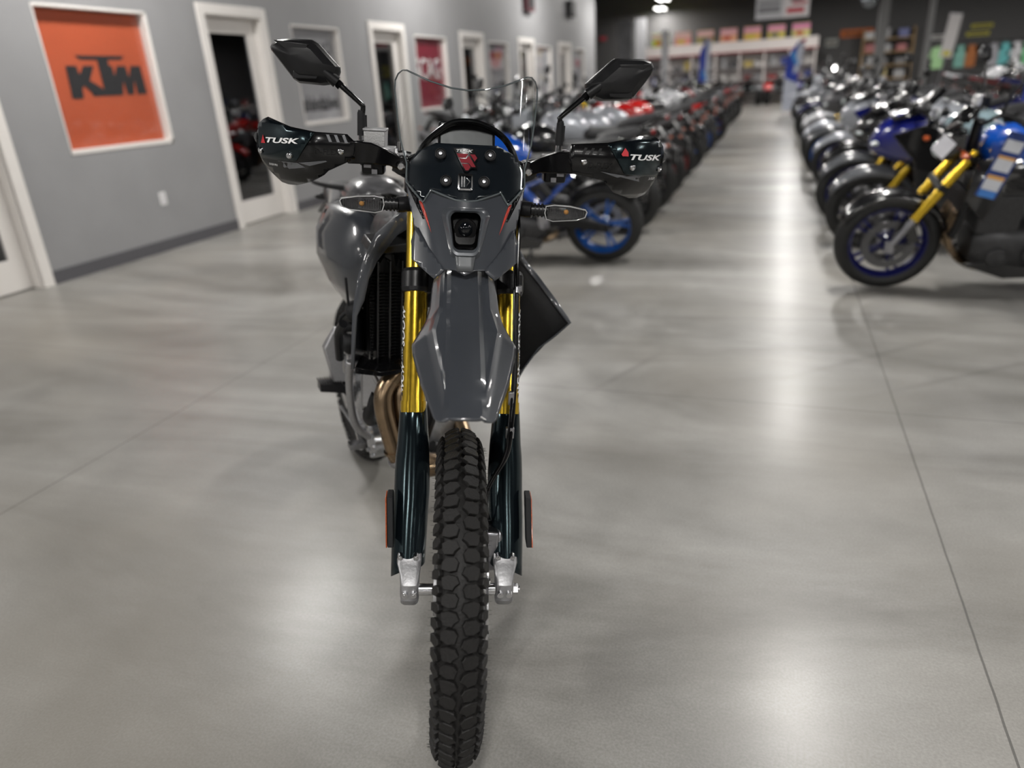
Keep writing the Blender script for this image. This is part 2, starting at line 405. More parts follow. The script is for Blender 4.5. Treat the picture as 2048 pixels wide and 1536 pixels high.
# window frames with recessed panels
def window(i, a, c, pm):
    b = MB(); d = 0.075; t = 0.035
    b.bbox(WX - d, WX + 0.006, a - .002, a + 0.012, WZ0, WZ1); b.bbox(WX - d, WX + 0.006, c - t, c + .002, WZ0, WZ1)
    b.bbox(WX - d, WX + 0.006, a, c, WZ0 - .002, WZ0 + t); b.bbox(WX - d, WX + 0.006, a, c, WZ1 - .02, WZ1 + .002)
    fr = b.done('window_%d' % i, TRIMM, bevel=0.003); fr['kind'] = 'structure'
    b = MB(); b.bbox(WX - d + .01, WX - d + .014, a + .01, c - t, WZ0 + t, WZ1 - .02); b.done('window_glass', LENSW, fr)
    b = MB(); b.bbox(WX - d - .012, WX - d, a + .005, c - .005, WZ0 + .01, WZ1 - .01); p = b.done('window_poster', pm)
    return fr, WX - d + .0015
LENSW = glassmat('window_glass', (0.97, 0.97, 0.97), 1.5, 0.01)
ORANGE = mat('orange_poster', (0.66, 0.135, 0.055), 0.5, 0, 0, 2, 0.04)
PGREY = mat('pale_grey_poster', (0.50, 0.50, 0.52), 0.5); PRED = mat('crimson_poster', (0.30, 0.025, 0.05), 0.5)
PGREY2 = mat('cool_grey_poster', (0.33, 0.33, 0.35), 0.5); PWHITE = mat('white_poster', (0.66, 0.66, 0.68), 0.5)
INK = mat('charcoal_ink', (0.035, 0.035, 0.038), 0.5); INK2 = mat('grey_ink', (0.16, 0.16, 0.17), 0.5)
PRED2 = mat('red_ink', (0.35, 0.03, 0.06), 0.5)
def wtext(parent, txt, ya, yb, za, zb, x, m, name='lettering', shear=0.0, bold=0.0, spacing=1.0):
    V, Fc = text2d(txt, ya, yb, za, zb, shear, bold, spacing); b = MB()
    b.raw([(x, p[0], p[1]) for p in V], Fc); return b.done(name, m, parent, solid=0.001, ang=80)
specs = [(ORANGE, 'orange poster with a big dark three-letter logo behind the first glass window', 'orange poster'),
         (PGREY, 'pale grey poster with two dark words beside the mirror of the grey motorcycle', 'grey poster'),
         (PRED, 'crimson poster with bold white lettering in the grey wall', 'crimson poster'),
         (PGREY2, 'grey poster with a small red logo on its upper half in the left wall', 'grey poster with a red logo'),
         (PWHITE, 'bright white poster with a small dark word high on it in the left wall', 'white poster'),
         (PGREY2, 'farthest grey poster with a faint red mark, last on the left wall', 'far grey poster')]
for i, (a, c) in enumerate(WINS):
    fr, px = window(i + 1, a, c, specs[i][0])
    po = bpy.data.objects['window_poster' if i == 0 else 'window_poster.%03d' % i]
    tag(po, specs[i][1], 'poster')
    px += 0.0005
    if i == 0:
        b = MB(); ya, yb, za, zb = 5.02, 5.86, 1.42, 1.76
        def K(poly): b.prism([(px, ya + (yb - ya) * u, za + (zb - za) * v) for u, v in poly], (0.002, 0, 0))
        K([(0.0, 0), (.14, 0), (.15, .22), (.18, .30), (.25, .14), (.27, .04), (.42, .04), (.42, .20), (.27, .42), (.36, .76), (.23, .76), (.16, .55), (.145, .76), (.02, .76)])
        K([(.42, .04), (.56, .04), (.56, .90), (.74, .90), (.79, 1.0), (.16, 1.0), (.21, .90), (.42, .90)])
        K([(.56, .04), (.66, .04), (.70, .40), (.72, .04), (.81, .04), (.86, .42), (.86, .04), (1.0, .04), (.985, .76), (.85, .76), (.79, .46), (.78, .76), (.66, .76), (.60, .50), (.60, .76), (.56, .76)])
        b.done('logo', INK, po)
    if i == 1:
        wtext(po, 'ECHO', 8.62, 9.22, 1.80, 1.97, px, INK2, bold=.03); wtext(po, 'shindaiwa', 8.40, 9.24, 1.14, 1.33, px, INK, bold=.03)
    if i == 2: wtext(po, 'SCAG', 11.72, 12.72, 1.45, 1.80, px, WHITE, bold=.03)
    if i == 3:
        b = MB(); b.prism([(px, 15.35, 1.66), (px, 15.85, 1.66), (px, 16.05, 1.95), (px, 15.25, 1.95)], (0.002, 0, 0)); b.done('logo', PRED2, po)
    if i == 4: wtext(po, 'Toro', 18.55, 19.3, 1.78, 1.9, px, INK2)
    if i == 5:
        b = MB(); b.prism([(px, 22.4, 1.66), (px, 22.9, 1.66), (px, 22.9, 1.86), (px, 22.4, 1.86)], (0.002, 0, 0)); b.done('logo', PRED2, po)
# wall outlet
b = MB(); b.bbox(WX, WX + 0.007, 5.63, 5.71, 0.43, 0.55); o = b.done('power_outlet', mat('white_plastic', (0.75, 0.74, 0.74), 0.4), bevel=0.003)
tag(o, 'white wall outlet plate low on the grey wall under the orange poster', 'outlet')
b = MB(); b.bbox(WX + .007, WX + .010, 5.652, 5.688, 0.50, 0.53); b.bbox(WX + .007, WX + .010, 5.652, 5.688, 0.45, 0.48); b.done_each('socket', PGREY, o)
# things high on the left wall
for (y, z, m, lab, nm, ct) in ((17.7, 3.02, mat('maroon_panel', (0.10, 0.02, 0.03), .5), 'small maroon sign mounted high on the left wall', 'shop_sign', 'sign'),
                       (21.6, 3.1, GBLACK, 'black loudspeaker mounted high near the far end of the left wall', 'loudspeaker', 'speaker')):
    b = MB(); b.bbox(WX, WX + .12, y - .28, y + .28, z - .2, z + .2); o = b.done(nm, m, bevel=.01); tag(o, lab, ct)
    b = MB(); b.bbox(WX + .12, WX + .125, y - .23, y + .23, z - .15, z + .15); b.done('front_panel' if ct == 'sign' else 'grille', MBLACK, o)
# lamps
LAMPM = mat('lamp_housing', (0.3, 0.3, 0.3), 0.5); EM = mat('lamp_diffuser', (0.9, 0.9, 0.88), 0.5, emit=(1, 0.98, 0.95, 9.0))
proto = None
for i, (x, y) in enumerate(LAMPS):
    if proto is None:
        t = empty('ceiling_lamp', (x, y, LAMP_Z)); proto = t
        b = MB(); b.bbox(-.21, .21, -.62, .62, 0.0, .05); b.bbox(-.06, .06, -.3, .3, .05, .11); b.done('lamp_housing', LAMPM, t, bevel=.006)
        for sx in (-1, 1):
            b = MB(); b.bbox(sx * .12 - .055, sx * .12 + .055, -.58, .58, -.02, 0.0); b.done('lamp_diffuser', EM, t)
        b = MB()
        for sy in (-.4, .4): b.cyl((0, sy, .05), (0, sy, .7), .004, n=6)
        b.done_each('hanging_cable', STEEL, t)
    else: t = copy_tree(proto); t.location = (x, y, LAMP_Z)
    tag(t, 'white linear high-bay lamp hanging in rows under the black ceiling', 'ceiling lamp', 'high-bay lamps under the ceiling')
# ================================================================== THE FRONT MOTORCYCLE
AX = Vector((-0.5702, 1.135, 0.343)); LEAN = radians(6.3)
RF = Matrix.Rotation(YAW + radians(3.0), 3, 'Z') @ Matrix.Rotation(LEAN, 3, 'Y')
RB = Matrix.Rotation(YAW + radians(24.0), 3, 'Z') @ Matrix.Rotation(LEAN, 3, 'Y')
HEAD = Vector((0, .45, .70)); AB = AX + RF @ HEAD - RB @ HEAD
BASE = Vector((AX.x, AX.y, 0))
def T4(R, O): return Matrix.Translation(O - BASE) @ R.to_4x4()
TF, TB = T4(RF, AX), T4(RB, AB)
HERO = empty('motorcycle', BASE)
tag(HERO, 'dark grey dual-sport motorcycle with gold forks and clear windscreen standing alone in the aisle', 'motorcycle')
def tyre(mb, R, W, xo=0.0, N=36, kn=0.007, hairs=True, rimr=None, seg=72):
    """knobbly tyre, axis along local x, centre at origin; y is forward/back, z up"""
    rimr = rimr or R - W * 0.86
    prof = []
    for k in range(13):
        a = -pi / 2 * 1.12 + pi * 1.12 * k / 12
        prof.append((xo + W * 0.47 * sin(a), (R - kn) - W * 0.47 * 1.1 * (1 - cos(a))))
    prof = [(xo - W * .30, rimr)] + [p for p in prof] + [(xo + W * .30, rimr)]
    mb.rings([[(p[0], p[1] * cos(2 * pi * i / seg), p[1] * sin(2 * pi * i / seg)) for p in prof] for i in range(seg)], False, True)
    def surf(u, s, h):   # u -1..1 across, s angle
        a = u * pi / 2 * 0.98; r0 = W * 0.47 + h
        x = xo + r0 * sin(a); r = (R - kn) - W * 0.47 * 1.1 + (W * 0.47 * 1.1 + h) * cos(a)
        return (x, r * cos(s), r * sin(s))
    P = 2 * pi / N
    rnd = random.Random(3)
    shapes = {
        'c1': [(-.23, -.16), (-.04, -.23), (.15, -.17), (.22, .02), (.10, .13), (.06, .22), (-.16, .19), (-.21, .05)],
        'c2': [(-.20, -.10), (-.08, -.22), (.14, -.20), (.22, -.06), (.16, .18), (-.02, .21), (-.21, .12)],
        's': [(-.16, -.10), (.02, -.17), (.24, -.13), (.24, .13), (-.08, .18), (-.18, .06)]}
    def block(u0, s0, kind, mx, h):
        pts = [((-a if mx else a), b_) for a, b_ in shapes[kind]]
        if mx: pts.reverse()
        n = len(pts); rr = []
        for (sc, hh) in ((1.06, -0.002), (1.0, h * .85), (.93, h)):
            rr.append([mb.V(surf(u0 + a * sc, (s0 + b_ * sc) * P, hh)) for a, b_ in pts])
        for q in range(2):
            for j in range(n):
                mb.F([rr[q][j], rr[q][(j + 1) % n], rr[q + 1][(j + 1) % n], rr[q + 1][j]])
        mb.F(rr[2])
    for k in range(N):
        for (u0, ds, kind, mx) in ((-.25, 0.0, 'c1', 0), (-.27, .5, 'c2', 0), (.27, .25, 'c2', 1), (.24, .75, 'c1', 1),
                                   (-.75, .22, 's', 1), (-.72, .72, 's', 1), (.74, .0, 's', 0), (.76, .5, 's', 0)):
            block(u0, k + ds, kind, mx, kn * rnd.uniform(.9, 1.05))
    if hairs:
        for k in range(N * 4):
            for sd in (-1, 1):
                s0 = (k + .5 * rnd.random()) * P / 4; p = surf(sd * rnd.uniform(.82, .95), s0, kn)
                q = (p[0] + sd * .006, p[1], p[2]); mb.cyl(p, q, .0004, .00015, n=4, cap=False)
def wheel(T, R, W, rim_r, rim_w, hubw, name, tyre_m=RUBBER, disc=None, N=36):
    """rim with hub is the part; tyre, spokes, brake disc are sub-parts"""
    b = MB(T)
    b.lathe([(rim_r, -rim_w), (rim_r + .006, -rim_w), (rim_r + .004, -rim_w * .8), (rim_r - .012, -rim_w * .4), (rim_r - .014, 0), (rim_r - .012, rim_w * .4), (rim_r + .004, rim_w * .8), (rim_r + .006, rim_w), (rim_r, rim_w),
             (rim_r - .006, rim_w * .8), (rim_r - .022, rim_w * .3), (rim_r - .022, -rim_w * .3), (rim_r - .006, -rim_w * .8)], (0, 0, 0), (1, 0, 0), 64, closed=True)
    b.lathe([(.016, -hubw), (.055, -hubw), (.056, -hubw + .006), (.03, -hubw + .012), (.026, 0), (.03, hubw - .012), (.056, hubw - .006), (.055, hubw), (.016, hubw)], (0, 0, 0), (1, 0, 0), 32)
    rim = b.done(name, SILVER if tyre_m is RUBBER else SILVER, HERO)
    b = MB(T)
    for k in range(36):
        a = 2 * pi * k / 36; sd = 1 if k % 2 else -1; a2 = a + (.35 if (k // 2) % 2 else -.35)
        b.cyl((sd * (hubw - .008), .052 * cos(a2), .052 * sin(a2)), (0, (rim_r - .02) * cos(a), (rim_r - .02) * sin(a)), .0016, n=5)
    b.done('spokes', CHROME, rim)
    b = MB(T); tyre(b, R, W, 0, N, .0095); b.done('tyre', tyre_m, rim, ang=25)
    if disc:
        b = MB(T); x = disc[0]; r = disc[1]
        n = 48; ro = [r * (1 + .018 * sin(12 * 2 * pi * i / n * 1.0)) for i in range(n)]
        f = lambda rr, i, xx: (xx, rr * cos(2 * pi * i / n), rr * sin(2 * pi * i / n))
        b.rings([[f(ro[i], i, x - .0018) for i in range(n)], [f(ro[i], i, x + .0018) for i in range(n)], [f(r - .035, i, x + .0018) for i in range(n)], [f(r - .035, i, x - .0018) for i in range(n)]], False, True)
        for k in range(6):
            a = 2 * pi * k / 6; b.cyl((x, .05 * cos(a), .05 * sin(a)), (x, (r - .03) * cos(a + .25), (r - .03) * sin(a + .25)), .006, n=6)
            b.cyl((x - .004, (r - .03) * cos(a + .25), (r - .03) * sin(a + .25)), (x + .006, (r - .03) * cos(a + .25), (r - .03) * sin(a + .25)), .008, n=8)
        b.done('brake_disc', CHROME, rim)
    return rim
fw = wheel(TF, .347, .088, .272, .022, .05, 'front_wheel', disc=(.058, .142))
rw = wheel(TB @ Matrix.Translation((0, 1.44, -.02)), .325, .120, .232, .03, .06, 'rear_wheel', disc=(-.07, .12), N=30)
b = MB(TF); b.cyl((-.088, 0, 0), (-.048, 0, 0), .013); b.cyl((.06, 0, 0), (.092, 0, 0), .013); b.cyl((-.048, 0, 0), (.06, 0, 0), .009)
b.done_each('front_axle', CHROME, HERO)
# ---------- fork
LV = lambda w: .04 + .485 * w
def leg(sx):
    x = sx * .104
    b = MB(TF)
    b.cyl((x, LV(.335), .335), (x, LV(.575), .575), .0265, n=32)
    b.cyl((x, LV(.325), .325), (x, LV(.348), .348), .0285, n=32); b.cyl((x, LV(.365), .365), (x, LV(.368), .368), .0272, n=32)
    b.cyl((x, LV(.56), .56), (x, LV(.80), .80), .0245, n=32)
    b.cyl((x, LV(.53), .53), (x, LV(.545), .545), .0272, .0272, n=32)
    o = b.done('fork_leg', GOLD, HERO); o['label'] = 'gold fork tube'
    b = MB(TF); b.cyl((x, LV(.05), .05), (x, LV(.335), .335), .021, n=24); b.done('fork_slider', STEEL, o)
    # cast axle foot
    b = MB(TF)
    def sec(w, cx, cv, rx, rv, n=20, p=4.0):
        out = []
        for i in range(n):
            a = 2 * pi * i / n; ca, sa = cos(a), sin(a)
            out.append((cx + rx * math.copysign(abs(ca) ** (2 / p), ca), cv + rv * math.copysign(abs(sa) ** (2 / p), sa), w))
        return out
    ci = sx * .101
    b.loft([sec(-.028, ci, .002, .017, .019), sec(-.023, ci, .002, .0195, .023), sec(-.013, ci, .002, .0200, .0255), sec(-.0125, ci, .002, .0188, .0238), sec(-.0105, ci, .002, .0188, .0238), sec(-.0095, ci, .002, .0200, .0255), (sec(.0, ci, .004, .0205, .026)), sec(.022, ci, .008, .020, .026), sec(.034, ci, .022, .022, .026),
            sec(.046, x, .044, .0265, .024), sec(.060, x, .066, .027, .024), sec(.085, x, .083, .025, .023), sec(.11, x, .095, .023, .021)])
    f = b.done('axle_clamp', SILVER, o)
    b = MB(TF)
    for dx in (-.0095, .0095):
        b.cyl((ci + dx, -.029, .005), (ci + dx, -.018, .005), .0066, n=14); b.cyl((ci + dx, -.0302, .005), (ci + dx, -.0285, .005), .0032, n=6)
    b.done_each('pinch_bolt', CHROME, f)
    if sx > 0:
        b = MB(TF); b.cyl((.118, 0, .0), (.131, 0, .0), .012, n=6); b.cyl((.114, 0, 0), (.12, 0, 0), .015); b.cyl((.131, 0, 0), (.135, 0, 0), .007); b.done('axle_nut', CHROME, f)
    # guard
    ws = [.352, .349, .340, .325, .29, .264, .24, .208, .168, .12, .072, .032]
    lo = [-.122, -.128, -.131, -.1325, -.1345, -.136, -.1385, -.140, -.1405, -.1425, -.143, -.143]
    hi = [-.086, -.080, -.0765, -.0745, -.0715, -.069, -.0675, -.066, -.0655, -.068, -.070, -.072]
    secs = []
    for q, (w_, a, c) in enumerate(zip(ws, lo, hi)):
        if sx > 0: a, c = -c, -a
        cx = (a + c) / 2; r = (c - a) / 2; fr = .036 if q > 2 else (.020, .027, .032)[q]
        secs.append([(cx + r * sin(t), LV(w_) + .004 - fr * cos(t) * (1 if abs(t) < 1.57 else 1.2), w_ + (.0 if q else 0)) for t in [radians(d) for d in range(-125, 126, 10)]])
    # front lobe with rounded tab and the long outer tail
    b = MB(TF)
    for q in range(len(secs) - 1):
        for j in range(len(secs[0]) - 1): b.raw([secs[q][j], secs[q][j + 1], secs[q + 1][j + 1], secs[q + 1][j]], [(0, 1, 2, 3)])
    last = secs[-1]; n = len(last); outer = range(0, n // 2 - 3) if sx < 0 else range(n // 2 + 3, n - 1)
    def dropv(j):
        u = (j / (n - 1)) if sx < 0 else 1 - j / (n - 1)
        return max(0, .030 - .10 * max(0, u - .16))
    for j in range(n - 1):
        d0, d1 = max(.001, dropv(j)), max(.001, dropv(j + 1))
        p0, p1 = last[j], last[j + 1]
        b.raw([p0, p1, (p1[0], p1[1] - .485 * d1, p1[2] - d1), (p0[0], p0[1] - .485 * d0, p0[2] - d0)], [(0, 1, 2, 3)])
    top = secs[0]; c0 = (sum(p[0] for p in top) / n, LV(.352) - .004, .352)
    for j in range(n - 1): b.raw([top[j], top[j + 1], c0], [(0, 1, 2)])
    g = b.done('fork_guard', PBLACK, o, solid=.003, ang=60)
    b = MB(TF)
    for bx in ((-.123, -.090) if sx < 0 else (.088, .119)):
        v0 = .060 * .485 + .044 - .039
        b.cyl((bx, v0 + .006, .060), (bx, v0 - .007, .060), .0062, .0052, n=14); b.cyl((bx, v0 - .0068, .060), (bx, v0 - .0085, .060), .0028, n=6)
    b.done_each('guard_bolt', CHROME, g)
    b = MB(TF); xa = -.1565 if sx < 0 else .1405
    pts = [(xa + .003, LV(.182) - .055, .182), (xa + .016, LV(.182) - .055, .182), (xa + .016, LV(.182) - .02, .182), (xa + .003, LV(.182) - .02, .182)]
    pt2 = [(p[0] + (.004 if sx < 0 else .004), p[1] - .046, p[2] - .096) for p in pts]
    b.loft([pts, pt2]); r_ = b.done('reflector_holder', MBLACK, g, bevel=.002)
    b = MB(TF); xr = xa - .0005 if sx < 0 else xa + .0145
    pts = [(xr, LV(.180) - .054, .180), (xr + .003, LV(.180) - .054, .180), (xr + .003, LV(.180) - .021, .180), (xr, LV(.180) - .021, .180)]
    b.loft([pts, [(p[0] + .004, p[1] - .046, p[2] - .094) for p in pts]]); b.done('side_reflector', AMBER, g, bevel=.001)
    # vertical lettering on the outer face of the gold tube
    def tubep(ang, w_, h=.0006):
        return (x + (.0265 + h) * sin(ang), LV(w_) - (.0265 + h) * cos(ang), w_ + .0)
    b = MB(TF); sg = -1
    def oncurve(u, s_): return tubep(sx * (radians(100) - u * radians(72)) if sx < 0 else sx * (radians(28) + u * radians(72)), s_)
    outl = [(.0, .545), (.35, .549), (.9, .542), (.9, .46), (.55, .452), (.62, .435), (.9, .44), (.9, .352), (.6, .362), (0.0, .372)]
    b.patch(outl, lambda u, s_: tubep(sx * (radians(105) - u * radians(70)), s_), .012)
    dec = b.done('fork_decal', GBLACK, o, ang=60)
    b = MB(TF)
    for (tx, s0, s1, u0, u1) in (('WCW', .366, .428, .28, .78), ('SOOW', .462, .540, .25, .78), ('/AW', .431, .457, .25, .55)):
        V, Fc = text2d(tx, 0, 1, 0, 1, 0, .03)
        b.raw([tubep(sx * (radians(105) - (u1 - (u1 - u0) * p[1] if sx > 0 else u0 + (u1 - u0) * (1 - p[1])) * radians(70)), s0 + (s1 - s0) * p[0], .0014) for p in V], Fc)
    b.done('fork_lettering', WHITE, dec)
    return o
legL, legR = leg(-1), leg(1)
# triple clamps
b = MB(TF)
for sx in (-1, 1):
    x = sx * .104
    b.cyl((x, LV(.566), .566), (x, LV(.575), .575), .031, .0335, n=28); b.cyl((x, LV(.575), .575), (x, LV(.606), .606), .0335, n=28); b.cyl((x, LV(.606), .606), (x, LV(.614), .614), .0335, .030, n=28)
b.loft([[(-.085, LV(w_) + dv, w_) for w_, dv in ((.572, -.02), (.608, -.02), (.608, .06), (.572, .06))], [(.085, LV(w_) + dv, w_) for w_, dv in ((.572, -.02), (.608, -.02), (.608, .06), (.572, .06))]])
b.cyl((0, .36, .56), (0, .47, .80), .028)
b.done('lower_triple_clamp', SBLACK, HERO, bevel=.002)
b = MB(TF)
for sx in (-1, 1): b.cyl((sx * .104, LV(.775), .775), (sx * .104, LV(.80), .80), .032, n=24)
b.loft([[(-.09, LV(.79) + dv, w_) for w_, dv in ((.775, -.02), (.80, -.02), (.80, .06), (.775, .06))], [(.09, LV(.79) + dv, w_) for w_, dv in ((.775, -.02), (.80, -.02), (.80, .06), (.775, .06))]])
b.done('upper_triple_clamp', SBLACK, HERO, bevel=.002)
# caliper, hose
b = MB(TF); b.box((.072, .085, .06), (.036, .075, .10)); b.cyl((.055, .07, .09), (.098, .07, .09), .02); b.cyl((.055, .09, .045), (.098, .09, .045), .02)
cal = b.done('brake_caliper', STEEL, HERO, bevel=.006)
b = MB(TF)
b.tube([(.06, .42, .83), (.11, .36, .78), (.119, .325, .732), (.1185, .28, .64), (.118, .255, .585), (.1175, .18, .43), (.109, .118, .325), (.100, .096, .273), (.066, .075, .213), (.058, .065, .17), (.066, .075, .13), (.075, .09, .10)], .0042, smooth=6)
b.tube([(.07, .41, .83), (.116, .35, .77), (.112, .315, .72), (.111, .27, .63), (.111, .245, .58), (.111, .17, .43), (.103, .112, .325), (.094, .092, .273), (.061, .072, .213), (.052, .062, .17), (.056, .055, .12), (.06, .06, .07)], .0030, smooth=6)
ho = b.done('brake_hose', GBLACK, cal)
b = MB(TF); b.box((.106, .118, .318), (.018, .010, .024)); b.box((.1075, .15, .385), (.012, .012, .03)); b.cyl((.117, .262, .60), (.117, .255, .588), .008); b.box((.118, .262, .598), (.02, .012, .012)); b.done_each('hose_clip', STEEL, ho, bevel=.001)
# ---------- front fender
prof_f = ([-.30, -.23, .0, .16, .22], [.494, .515, .586, .650, .662])
def fend(x, v):
    w0 = lerp(v, *prof_f); ax = abs(x)
    f = min(1, max(0, (v + .26) / .12)); cr = lerp(v, [-.23, -.12, 0, .06, .2], [.026, .042, .060, .048, .046])
    d = .10 * min(ax, .026) + f * .55 * max(0, min(ax, .034) - .026) + .16 * max(0, min(ax, cr) - .034) + (.75 + .5 * min(1, max(0, v / .1))) * max(0, ax - cr)
    d -= .004 * f * math.exp(-((ax - cr) / .004) ** 2)
    return (x, v, w0 - d + .004 * f)
hf = [(.032, -.232), (.044, -.222), (.050, -.212), (.074, -.12), (.093, -.03), (.096, .0), (.074, .055), (.066, .09), (.064, .145), (.058, .20)]
outl = [(x, v) for x, v in hf] + [(-x, v) for x, v in reversed(hf)]
outl.append((-.03, -.234)); outl = [(.0, -.237), (.025, -.236)] + outl + [(-.02, -.2365)]
outl = [p for p in outl if not (p == (-.03, -.234))]
b = MB(TF); hv = sorted([(v, x) for x, v in hf]); vs_ = [hv[0][0] + (hv[-1][0] - hv[0][0]) * i / 70 for i in range(71)]
rows_f = []
for v in vs_:
    ew = lerp(v, [q[0] for q in hv], [q[1] for q in hv]); cr = min(lerp(v, [-.23, -.12, 0, .06, .2], [.026, .042, .060, .048, .046]), ew * .97)
    hx_ = sorted(set([0, .013, .026, .034] + [.034 + (cr - .034) * k / 4 for k in range(1, 5)] + [cr + (ew - cr) * k / 6 for k in range(1, 7)]))
    hx_ = [0, min(.013, ew * .3), min(.026, ew * .6), min(.034, ew * .8)]; hx_ += [hx_[3] + (max(cr, hx_[3]) - hx_[3]) * k / 4 for k in range(1, 5)]; c0_ = hx_[-1]; hx_ += [c0_ + (ew - c0_) * k / 6 for k in range(1, 7)]
    full_ = [-x for x in reversed(hx_[1:])] + hx_
    rows_f.append([b.V(fend(x, v - (.006 * (1 - (x / max(ew, .001)) ** 2) if v < -.2 else 0))) for x in full_])
for i in range(len(rows_f) - 1):
    for j in range(len(rows_f[0]) - 1): b.F([rows_f[i][j], rows_f[i][j + 1], rows_f[i + 1][j + 1], rows_f[i + 1][j]])
o = b.done('front_fender', GREY, HERO, solid=.004, ang=14)
b = MB(TF); b.box((0, .14, .592), (.07, .14, .03)); b.box((0, .28, .60), (.12, .08, .03)); b.done('fender_bracket', SBLACK, o)
# ---------- headlight mask
PG = ([.50, .65, .76, .85, .93, 1.02, 1.1], [.08, .13, .20, .26, .30, .345, .38])
def gm(x, w_): return lerp(w_, *PG) + 3.5 * x * x
def maskf(off=0.0):
    def f(x, w_):
        ax = abs(x)
        c = .009 * math.exp(-(ax / .038) ** 2) + .003 * math.exp(-((ax - (.064 + (w_ - .70) * .25)) / .014) ** 2)
        return (x, gm(x, w_) - c - off, w_)
    return f
mh = [(0, .788), (.022, .790), (.036, .794), (.052, .7985), (.070, .8035), (.0845, .781), (.1225, .806), (.115, .775), (.1015, .728), (.100, .705), (.085, .672), (.058, .655), (.041, .663), (.020, .664), (0, .656)]
outl = mh + [(-x, w_) for x, w_ in reversed(mh[1:-1])]
inh = lambda x, w_: abs(w_ - .735) < .038 and abs(x) < .031 + (w_ - .735) * .1
b = MB(TF); b.patch(outl, maskf(), .005, inh); mask = b.done('headlight_mask', GREY, HERO, solid=.004, ang=22)
for sx in (-1, 1):
    wg = [(.0985, .733), (.108, .7065), (.106, .674), (.060, .6455), (.040, .662), (.0425, .668), (.075, .70)]
    b = MB(TF); b.patch([(sx * x, w_) for x, w_ in wg], lambda x, w_: (x, gm(x, w_) - .0075, w_), .008); b.done('mask_wing', GREY, mask, solid=.004, ang=30)
    st = [(.094, .785), (.088, .778), (.0835, .757), (.068, .727), (.0895, .775)]
    b = MB(TF); b.patch([(sx * x, w_) for x, w_ in [(.0895, .781), (.0945, .7795), (.0845, .757), (.068, .726), (.0785, .757)]], lambda x, w_: (x, maskf()(x, w_)[1] - .0032, w_), .006)
    q = b.done('side_stripe', REDB, mask, solid=.0008); q['label'] = 'red stripe'
    b = MB(TF); b.patch([(sx * x, w_) for x, w_ in [(.120, .803), (.0955, .783), (.0955, .779), (.082, .749), (.086, .748), (.103, .775)]], lambda x, w_: (x, maskf()(x, w_)[1] - .0030, w_), .006)
    b.done('side_decal', GBLACK, mask, solid=.0008)
# headlight bezel + lens
def rrect(cx, cw, wt, wb, h, r, n=6):
    pts = []
    cor = [(cx + wt / 2, cw + h / 2, 0), (cx - wt / 2, cw + h / 2, 90), (cx - wb / 2, cw - h / 2, 180), (cx + wb / 2, cw - h / 2, 270)]
    for (x, y, a0) in cor:
        dx = -r if x > cx else r; dy = -r if y > cw else r
        for k in range(n + 1):
            a = radians(a0 + 90 * k / n); pts.append((x + dx + r * cos(a), y + dy + r * sin(a)))
    return pts
b = MB(TF)
def ringb(pts, off, slope=True): return [(x, lerp(w_, *PG) - off, w_) for x, w_ in pts]
R0 = rrect(0, .728, .096, .062, .092, .014); R1 = rrect(0, .733, .078, .054, .080, .014); R2 = rrect(0, .735, .070, .050, .074, .013); R3 = rrect(0, .735, .060, .048, .066, .012)
b.rings([ringb(R0, .004), ringb(R1, .020), ringb(R2, .021), ringb(R3, .014)], False)
b.rings([ringb(R0, .004), ringb(R0, -.006)], False)
bz = b.done('headlight_bezel', mat('grey_bezel_paint', (0.075, 0.082, 0.092), 0.3, 0.2, 0.8, 30, .03), mask, ang=30)
b = MB(TF); b.patch([(-.021, .699), (.021, .699), (.0155, .664), (-.0155, .664)], lambda x, w_: (x, lerp(w_, *PG) - .0135 - .2 * 0, w_), .01); b.done('bezel_chute', mat('chute_metal', (0.09, 0.095, 0.10), .5, .3, .2), mask, solid=.003)
b = MB(TF); R4 = rrect(0, .735, .052, .040, .056, .010)
b.rings([ringb(R3, .0145), ringb(R4, -.012)], False); vs = [b.V(p) for p in ringb(R4, -.012)]; b.F(vs); b.done('headlight_recess', GBLACK, bz)
b = MB(TF); c0 = Vector((0, lerp(.735, *PG), .735))
b.lathe([(.020, 0), (.021, -.008), (.018, -.010), (.0175, -.004), (.0001, -.004)], c0 + Vector((0, .012, 0)), (0, 1, 0), 32); b.lathe([(.0215, .0), (.0225, -.004), (.0215, -.008)], c0 + Vector((0, .010, 0)), (0, 1, 0), 32)
b.done('lens_ring', SBLACK, bz)
b = MB(TF); b.ell(c0 + Vector((0, .008, 0)), (.0175, .011, .0175), 24, 14)
b.done('projector_lens', mat('projector_glass', (.01, .012, .015), .03, 0, 1.0, 400, .4, coat_rough=.01), bz)
b = MB(TF); b.patch(rrect(0, .735, .059, .047, .065, .012), lambda x, w_: (x, lerp(w_, *PG) - .0145, w_), .02); b.done('headlight_glass', LENS, bz)
